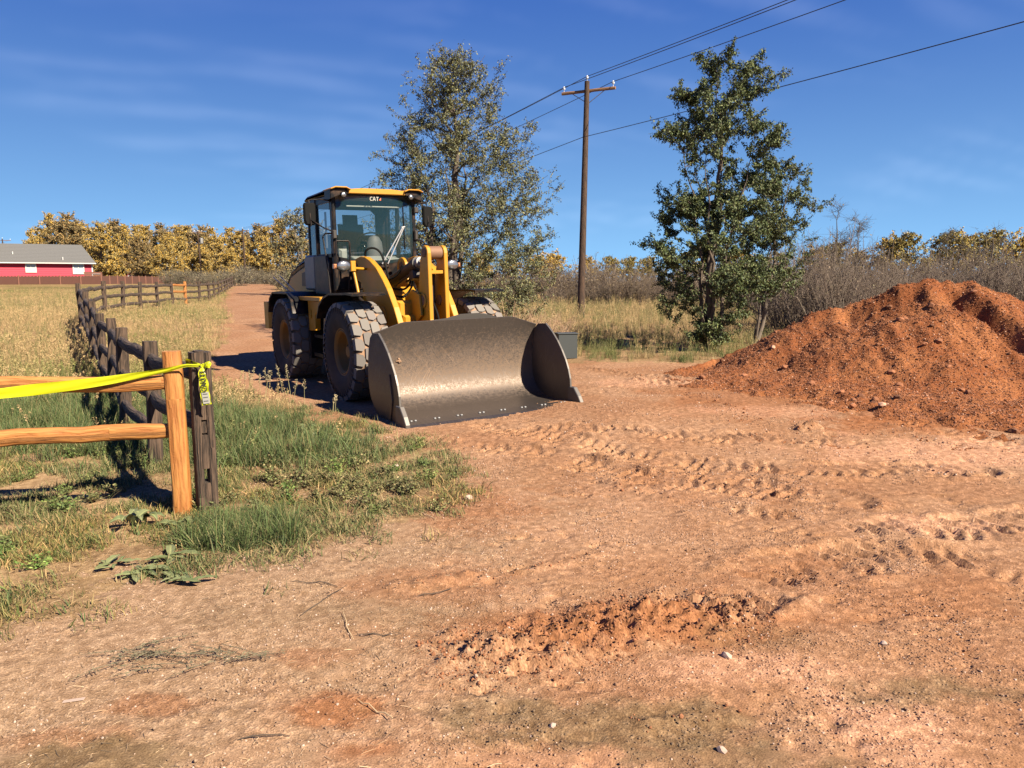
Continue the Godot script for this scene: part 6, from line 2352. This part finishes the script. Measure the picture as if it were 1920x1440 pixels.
	# field on the right
	var right_ok := func(x, d): return 1.0 if grassy(x, d) > 0.5 and x > -0.25 * d and heap_height(x, d) < -0.02 and not (absf(x - 1.13) < 0.42 and d > 14.6 and d < 16.6) else 0.0
	var right_tint := func(x, d):
		var g := clampf(nb.get_noise_2d(x * 0.35, d * 0.35) * 1.6 + ss(22.0, 16.5, d) * 0.75, 0.0, 1.0)
		return Color(1, 1, 1).lerp(Color(0.42, 0.62, 0.38), g) * rr(0.75, 1.15)
	strew("field_grass", field_t, "grass_blade", 11000, Rect2(-4.0, 15.3, 14.0, 9.5), right_ok, right_tint, Vector2(0.35, 0.75), "tall seeding grass along the near rim of the right field", "grass", 0.2)
	strew("field_grass", field_t, "grass_blade", 16000, Rect2(-9.0, 24.5, 34.0, 27.0), right_ok, right_tint, Vector2(0.65, 1.1), "tan grass of the right field up to the thicket", "grass", 0.2)
	# straw and bits of stem lying about
	var straw := MB.new()
	straw.tube(PackedVector3Array([Vector3(-0.5, 0.02, 0), Vector3(0, 0.05, 0.03), Vector3(0.5, 0.02, -0.02)]), PackedFloat32Array([0.016, 0.02, 0.012]), 4, false)
	strew("straw_litter", [straw.mesh()], "grass_blade", 7000, Rect2(-3.2, 2.5, 4.6, 5.5), func(x, d): return clampf(0.30 + nb.get_noise_2d(x * 0.9 + 4.0, d * 0.9) * 1.9, 0.0, 1.0) * (1.0 - ss(-0.6, 0.8, x)), func(x, d): return [Color(0.55, 0.40, 0.25), Color(0.25, 0.17, 0.10), Color(0.10, 0.075, 0.05), Color(0.42, 0.28, 0.16)][rng.randi() % 4], Vector2(0.015, 0.065), "bits of straw and stem scattered over the dirt", "litter", 0.25)
	strew("straw_litter", [straw.mesh()], "grass_blade", 9000, Rect2(-2.2, 3.3, 2.9, 2.3), func(x, d): return clampf(nb.get_noise_2d(x * 0.8 + 44.0, d * 1.3) * 2.4, 0.0, 1.0) * (1.0 - ss(-0.2, 0.7, x)), func(x, d): return [Color(0.16, 0.11, 0.07), Color(0.07, 0.052, 0.036), Color(0.05, 0.038, 0.026), Color(0.30, 0.21, 0.13)][rng.randi() % 4], Vector2(0.008, 0.036), "dark chaff and root bits trodden into the dirt", "litter", 0.25)
	# crumbs and pebbles of the yard
	var stones := [stone(10), stone(11), stone(12)]
	var soil_tint := func(x, d):
		var c: Color = soil_color(x, d) * rr(0.30, 0.52)
		if rng.randf() < 0.05:
			c = Color(0.40, 0.29, 0.23) * rr(0.7, 1.1)
		return c
	strew("soil_crumbs", stones, "clod", 90000, Rect2(-2.6, 2.3, 5.6, 5.0), func(x, d): return clampf(0.40 + nb.get_noise_2d(x * 1.2, d * 1.2) * 1.8, 0.12, 1.0) * (1.0 - ss(2.3, 2.9, absf(x)) * 0.6), soil_tint, Vector2(0.0022, 0.0065), "small crumbs and pebbles on the dirt yard", "gravel", 3.0)
	strew("soil_crumbs", stones, "clod", 30000, Rect2(-2.0, 6.5, 8.0, 8.0), func(x, d): return clampf(0.25 + nb.get_noise_2d(x * 0.9, d * 0.9) * 1.8, 0.03, 1.0) * (1.0 - grassy(x, d)), soil_tint, Vector2(0.004, 0.011), "crumbs of dirt in front of the bucket", "gravel", 3.0)
	# along the ridges of loose dirt
	for wi in WINDROWS.size():
		var wr: Array = WINDROWS[wi]
		var xf := []
		var cols := PackedColorArray()
		var box := bound(wr[0])
		for k in 11000 if wi == 0 else 400:
			var x := rr(box.position.x, box.end.x)
			var d := rr(box.position.y, box.end.y)
			var q := near_line(Vector2(x, d), wr[0])
			if absf(q.y) > wr[1] * rr(0.2, 1.5):
				continue
			var s := rr(0.0025, 0.0055) * (1.0 + 1.2 * pow(rng.randf(), 6.0)) * (1.0 if d < 6.0 else 2.0)
			xf.append(Transform3D(turned(rr(0, 6), rr(0, 6), rr(0, 6)).scaled(Vector3.ONE * s), Vector3(x, base_height(x, d) + fine_height(x, d) + s * 0.3, -d)))
			cols.append(Color(0.205, 0.085, 0.038) * rr(0.65, 1.2) if rng.randf() > 0.025 else Color(0.33, 0.22, 0.16))
		if xf.size():
			many("ridge_crumbs", stones[0], "clod", xf, cols, self, ["crumbs of red dirt in the foreground ridge", "crumbs in the short ridge left of the foreground ridge", "crumbs in the thin ridge behind the foreground", "crumbs in the curved ridge of the wheel track", "crumbs in the dark ridge at the bottom", "crumbs of the single clod before the dirt pile", "crumbs along the track at the pile's foot", "crumbs along the field's rim"][wi], "gravel")
	build_weeds()

func big_leaf(len_: float, wid: float, lift: float, droop: float, c: Color) -> MB:
	var mb := MB.new()
	var p := PackedVector3Array()
	var cols := PackedColorArray()
	var nu := 7
	for j in 11:
		var u := j / 10.0
		var w := wid * pow(sin(PI * clampf(u * 0.93 + 0.05, 0.0, 1.0)), 0.7) * (0.25 if u < 0.08 else 1.0)
		var y := lift * len_ * sin(u * PI * 0.62) - droop * len_ * u * u
		for i in nu:
			var s := i / 6.0 - 0.5
			var wave := sin(u * 17.0 + s * 5.0) * 0.05 * wid * absf(s) * 2.0
			p.append(Vector3(s * w, y + absf(s) * w * 0.35 + wave, u * len_))
			cols.append(c if absf(s) > 0.1 else c.lerp(Color(0.32, 0.34, 0.14), 0.5))
	mb.grid(p, nu, 11, false, true, PackedVector2Array(), cols)
	return mb

func build_weeds():
	rng.seed = 701
	# broad leaved dock plants
	var docks := [[-2.66, 5.34, 1.0, 0.55, "broad leaved green dock plant just left of the orange post"], [-2.30, 5.28, 0.85, 0.4, "broad leaved dock plant at the foot of the orange post"], [-2.12, 4.68, 1.0, 0.12, "flattened dock plant with a large pale leaf below the grass clump"], [-2.20, 4.42, 1.0, 0.04, "crushed dock leaves pressed into the dirt on the verge"], [-1.92, 4.30, 0.9, 0.03, "crushed dock leaves lowest on the verge, driven flat"], [-2.42, 4.55, 0.8, 0.10, "small flattened dock plant with a yellowing leaf"], [-2.05, 8.3, 1.1, 0.5, "leafy dock plant in the grass near the bucket"], [-1.75, 8.1, 1.1, 0.45, "pale leafy dock plant at the rim of the lush grass"], [-2.35, 8.8, 1.0, 0.5, "dock plant half hidden in the lush grass"]]
	for e in docks:
		var t := thing("dock_plant", e[4], "weed", g3(e[0], e[1], fine_height(e[0], e[1])), rr(0, TAU), "dock plants on the verge")
		var n := 11
		for k in n:
			var c := Color(0.085, 0.105, 0.04).lerp(Color(0.135, 0.15, 0.068), rng.randf())
			if rng.randf() < 0.03:
				c = Color(0.32, 0.27, 0.10)
			var l: float = rr(0.08, 0.19) * e[2]
			var o := part("leaf", big_leaf(l, l * rr(0.26, 0.42), e[3] * rr(0.6, 1.3), rr(0.1, 0.35) * (1.0 if e[3] > 0.2 else 0.05), c), "broad_leaf", t, Vector3(rr(-0.05, 0.05), 0.02 + rr(0.0, 0.012), rr(-0.05, 0.05)))
			o.rotation = Vector3(0, TAU * k / n + rr(-0.3, 0.3), rr(-0.25, 0.25) if e[3] > 0.2 else rr(-0.06, 0.06))
	# dark low weeds
	var wt := []
	for k in 2:
		var mb := MB.new()
		for s in 26:
			var a := rr(0, TAU)
			var r := rr(0.02, 0.13)
			var tip := Vector3(cos(a) * r, rr(0.04, 0.13), sin(a) * r)
			mb.col = Color(0.16, 0.12, 0.06)
			mb.tube(PackedVector3Array([Vector3.ZERO, tip * 0.5 + Vector3(0, 0.01, 0), tip]), PackedFloat32Array([0.0018, 0.0015, 0.001]), 3, false)
			for i in 8:
				var c: Color = [Color(0.11, 0.115, 0.04), Color(0.15, 0.135, 0.05), Color(0.20, 0.16, 0.075), Color(0.085, 0.10, 0.03)][rng.randi() % 4]
				leaf(mb, tip * rr(0.3, 1.0), Vector3(rr(-1, 1), rr(-0.2, 0.7), rr(-1, 1)).normalized(), rr(0.015, 0.03), 0.3, c * rr(0.7, 1.3), 0.2)
		wt.append(mb.mesh())
	strew("low_weeds", wt, "grass_blade", 260, Rect2(-2.5, 5.4, 2.1, 2.0), func(x, d): return clampf(1.0 - Vector2((x + 1.4) / 0.85, (d - 6.35) / 0.7).length() + nb.get_noise_2d(x * 2.0, d * 2.0) * 1.2, 0.0, 1.0), func(x, d): return Color(1, 1, 1) * rr(0.7, 1.2), Vector2(0.6, 1.2), "dark olive low weeds between posts and dirt yard", "weeds", 0.3)
	strew("low_weeds", wt, "grass_blade", 700, Rect2(-5.0, 4.4, 4.6, 4.0), func(x, d): return (0.55 if grassy(x, d) > 0.5 else 0.0) * clampf(nb.get_noise_2d(x * 1.5 + 30.0, d * 1.5) * 2.5, 0.0, 1.0), func(x, d): return Color(1, 1, 1).lerp(Color(0.8, 1.3, 0.7), rng.randf()) * rr(0.7, 1.2), Vector2(0.5, 1.1), "sparse low weeds on the left verge", "weeds", 0.3)
	# tall seed heads against the shadow of the wheels
	var labels := ["feathery seed head grass in front of the rear wheel", "tall seed head stem left of the front wheel", "second tall seed head stem beside the front wheel", "short seed head grass below the front tyre", "seed head grass at the rim of the loader's shadow"]
	var sp := [[-3.62, 11.4, 0.46, 5], [-3.22, 11.0, 0.62, 2], [-3.05, 10.9, 0.45, 2], [-2.45, 10.2, 0.28, 3], [-4.1, 12.0, 0.42, 4]]
	for k in sp.size():
		var e: Array = sp[k]
		var t := thing("seed_head_grass", labels[k], "grass", g3(e[0], e[1]), rr(0, TAU), "seed head grasses by the loader")
		for s in e[3]:
			var mb := MB.new()
			var a := rr(0, TAU)
			var h: float = e[2] * rr(0.7, 1.05)
			var top := Vector3(cos(a) * h * 0.18, h, sin(a) * h * 0.18)
			mb.col = Color(0.26, 0.24, 0.12)
			var foot := Vector3(rr(-0.1, 0.1), -0.02, rr(-0.1, 0.1))
			mb.tube(PackedVector3Array([foot, foot + top * 0.55 + Vector3(0, 0.03, 0), foot + top]), PackedFloat32Array([0.0035, 0.003, 0.0015]), 4, false)
			part("stem", mb, "grass_blade", t)
			mb = MB.new()
			for i in 14:
				var u := 0.62 + 0.38 * i / 14.0
				var b := foot + top * u + Vector3(0, 0.015, 0)
				var out := Vector3(rr(-1, 1), 0.7, rr(-1, 1)).normalized() * h * 0.13 * (1.25 - u)
				mb.col = Color(0.28, 0.24, 0.14)
				mb.tube(PackedVector3Array([b, b + out]), PackedFloat32Array([0.0014, 0.001]), 3, false)
				for j in 5:
					leaf(mb, b + out * rr(0.4, 1.1), Vector3(rr(-1, 1), rr(-0.3, 1), rr(-1, 1)).normalized(), 0.018, 0.3, Color(0.31, 0.26, 0.16) * rr(0.8, 1.2), 0.4)
			part("seed_head", mb, "grass_blade", t)

# ------------------------------------------------------------------ small things
func build_small_things():
	rng.seed = 801
	# dark box in the weeds right of the bucket
	var t := thing("utility_box", "dark grey metal box standing in the weeds right of the bucket", "box", g3(1.17, 16.2), 0.2)
	var mb := MB.new()
	mb.span(-0.21, 0.21, 0.0, 0.52, -0.3, 0.0, 0.015)
	part("body", mb, "box_grey", t)
	mb = MB.new()
	mb.span(-0.225, 0.225, 0.52, 0.545, -0.315, 0.015, 0.008)
	part("lid", mb, "box_grey", t)
	# sticks lying on the dirt
	var sticks := [[-0.83, 3.72, 0.32, 1.9, "dark stick lying on the pale dirt left of the ridge"], [-0.42, 4.15, 0.22, 0.6, "short dark stick beside the small dirt ridge"], [-0.57, 2.96, 0.24, 2.4, "pale thin stick across the red patch"], [-0.94, 2.76, 0.20, 0.2, "forked twig near the bottom rim"], [-1.02, 4.05, 0.45, 1.2, "long thin twig on the brown litter"], [-0.66, 3.62, 0.2, 0.1, "small twig right of the dark stick"], [-0.75, 5.75, 0.7, 2.2, "long pale grass stalk lying at the verge"], [-1.15, 4.28, 0.3, 2.9, "crooked twig in the litter below the clump"]]
	for e in sticks:
		mb = MB.new()
		var dir := Vector3(cos(e[3]), 0, -sin(e[3]))
		var path := PackedVector3Array()
		for k in 6:
			var u := k / 5.0 - 0.5
			var p: Vector3 = dir * u * e[2] + Vector3(rr(-1, 1), 0, rr(-1, 1)) * 0.012
			var w: Vector3 = Vector3(e[0], 0, -e[1]) + p
			p.y = base_height(w.x, -w.z) + fine_height(w.x, -w.z) - base_height(e[0], e[1]) + 0.006 + 0.01 * rng.randf()
			path.append(p)
		var pale: bool = "pale" in e[4]
		mb.col = Color(0.42, 0.31, 0.18) if pale else Color(0.055, 0.04, 0.03)
		mb.tube(path, PackedFloat32Array([0.002, 0.003, 0.0028, 0.0024, 0.002, 0.001]), 6)
		single("stick", mb, "twig", e[4], "stick", g3(e[0], e[1]), "sticks on the dirt")
	# crushed dry weed lying on the dirt, bottom left
	var cw := thing("crushed_weed", "crushed grey green weed pressed onto the dirt at lower left", "weed", g3(-1.52, 3.38, 0.02), 0.0)
	for s in 22:
		mb = MB.new()
		var a := rr(-1.1, 1.2) + (PI if s % 2 == 0 else 0.0)
		var l := rr(0.12, 0.40)
		mb.col = Color(0.12, 0.105, 0.07)
		var end := Vector3(cos(a) * l, 0.004, -sin(a) * l * 0.7)
		var foot := Vector3(rr(-0.3, 0.3), 0.0, rr(-0.12, 0.12))
		mb.xf = Transform3D(Basis.IDENTITY, foot)
		mb.tube(PackedVector3Array([Vector3.ZERO, end * 0.5 + Vector3(0, 0.012, 0), end]), PackedFloat32Array([0.002, 0.0016, 0.0008]), 4, false)
		for i in 26:
			var p := foot + end * rng.randf() + Vector3(0, 0.008, 0)
			leaf(mb, p, Vector3(rr(-1, 1), rr(-0.1, 0.15), rr(-1, 1)).normalized(), rr(0.012, 0.035), 0.09, Color(0.11, 0.10, 0.06) * rr(0.6, 1.2), 0.0)
		part("stem", mb, "twig", cw)
	# rocks
	for e in [[1.0, 3.42, 0.022, "pale angular rock beside the foreground ridge"], [1.78, 3.52, 0.016, "small white stone on the right of the yard"], [0.16, 2.84, 0.014, "small white pebble at the bottom of the yard"], [0.78, 2.68, 0.018, "flat pale stone on the grey earth"], [-0.35, 6.05, 0.03, "pinkish rock at the rim of the verge"]]:
		var o := single("rock", stone(30 + int(e[2] * 1000)), "rock_pale", e[3], "rock", g3(e[0], e[1], fine_height(e[0], e[1]) + e[2] * 0.4), "loose rocks on the yard")
		o.scale = Vector3(e[2] * 1.3, e[2] * 0.8, e[2])
		o.rotation.y = rr(0, 6)
	# litter
	mb = MB.new()
	mb.box(Vector3(0, 0.006, 0), Vector3(0.085, 0.002, 0.02), 0.0005, turned(0.15, 0.05, 0.08))
	single("paper_scrap", mb, "rock_pale", "small pale paper scrap on the dirt at far lower left", "litter", g3(-1.83, 3.04, fine_height(-1.83, 3.04)))
	mb = MB.new()
	mb.box(Vector3(0, 0.012, 0), Vector3(0.06, 0.012, 0.035), 0.004, turned(0.6, 0.2, 0.2))
	single("paper_scrap", mb, "rock_pale", "small white scrap in the dark weeds", "litter", g3(-1.08, 7.0, 0.03))
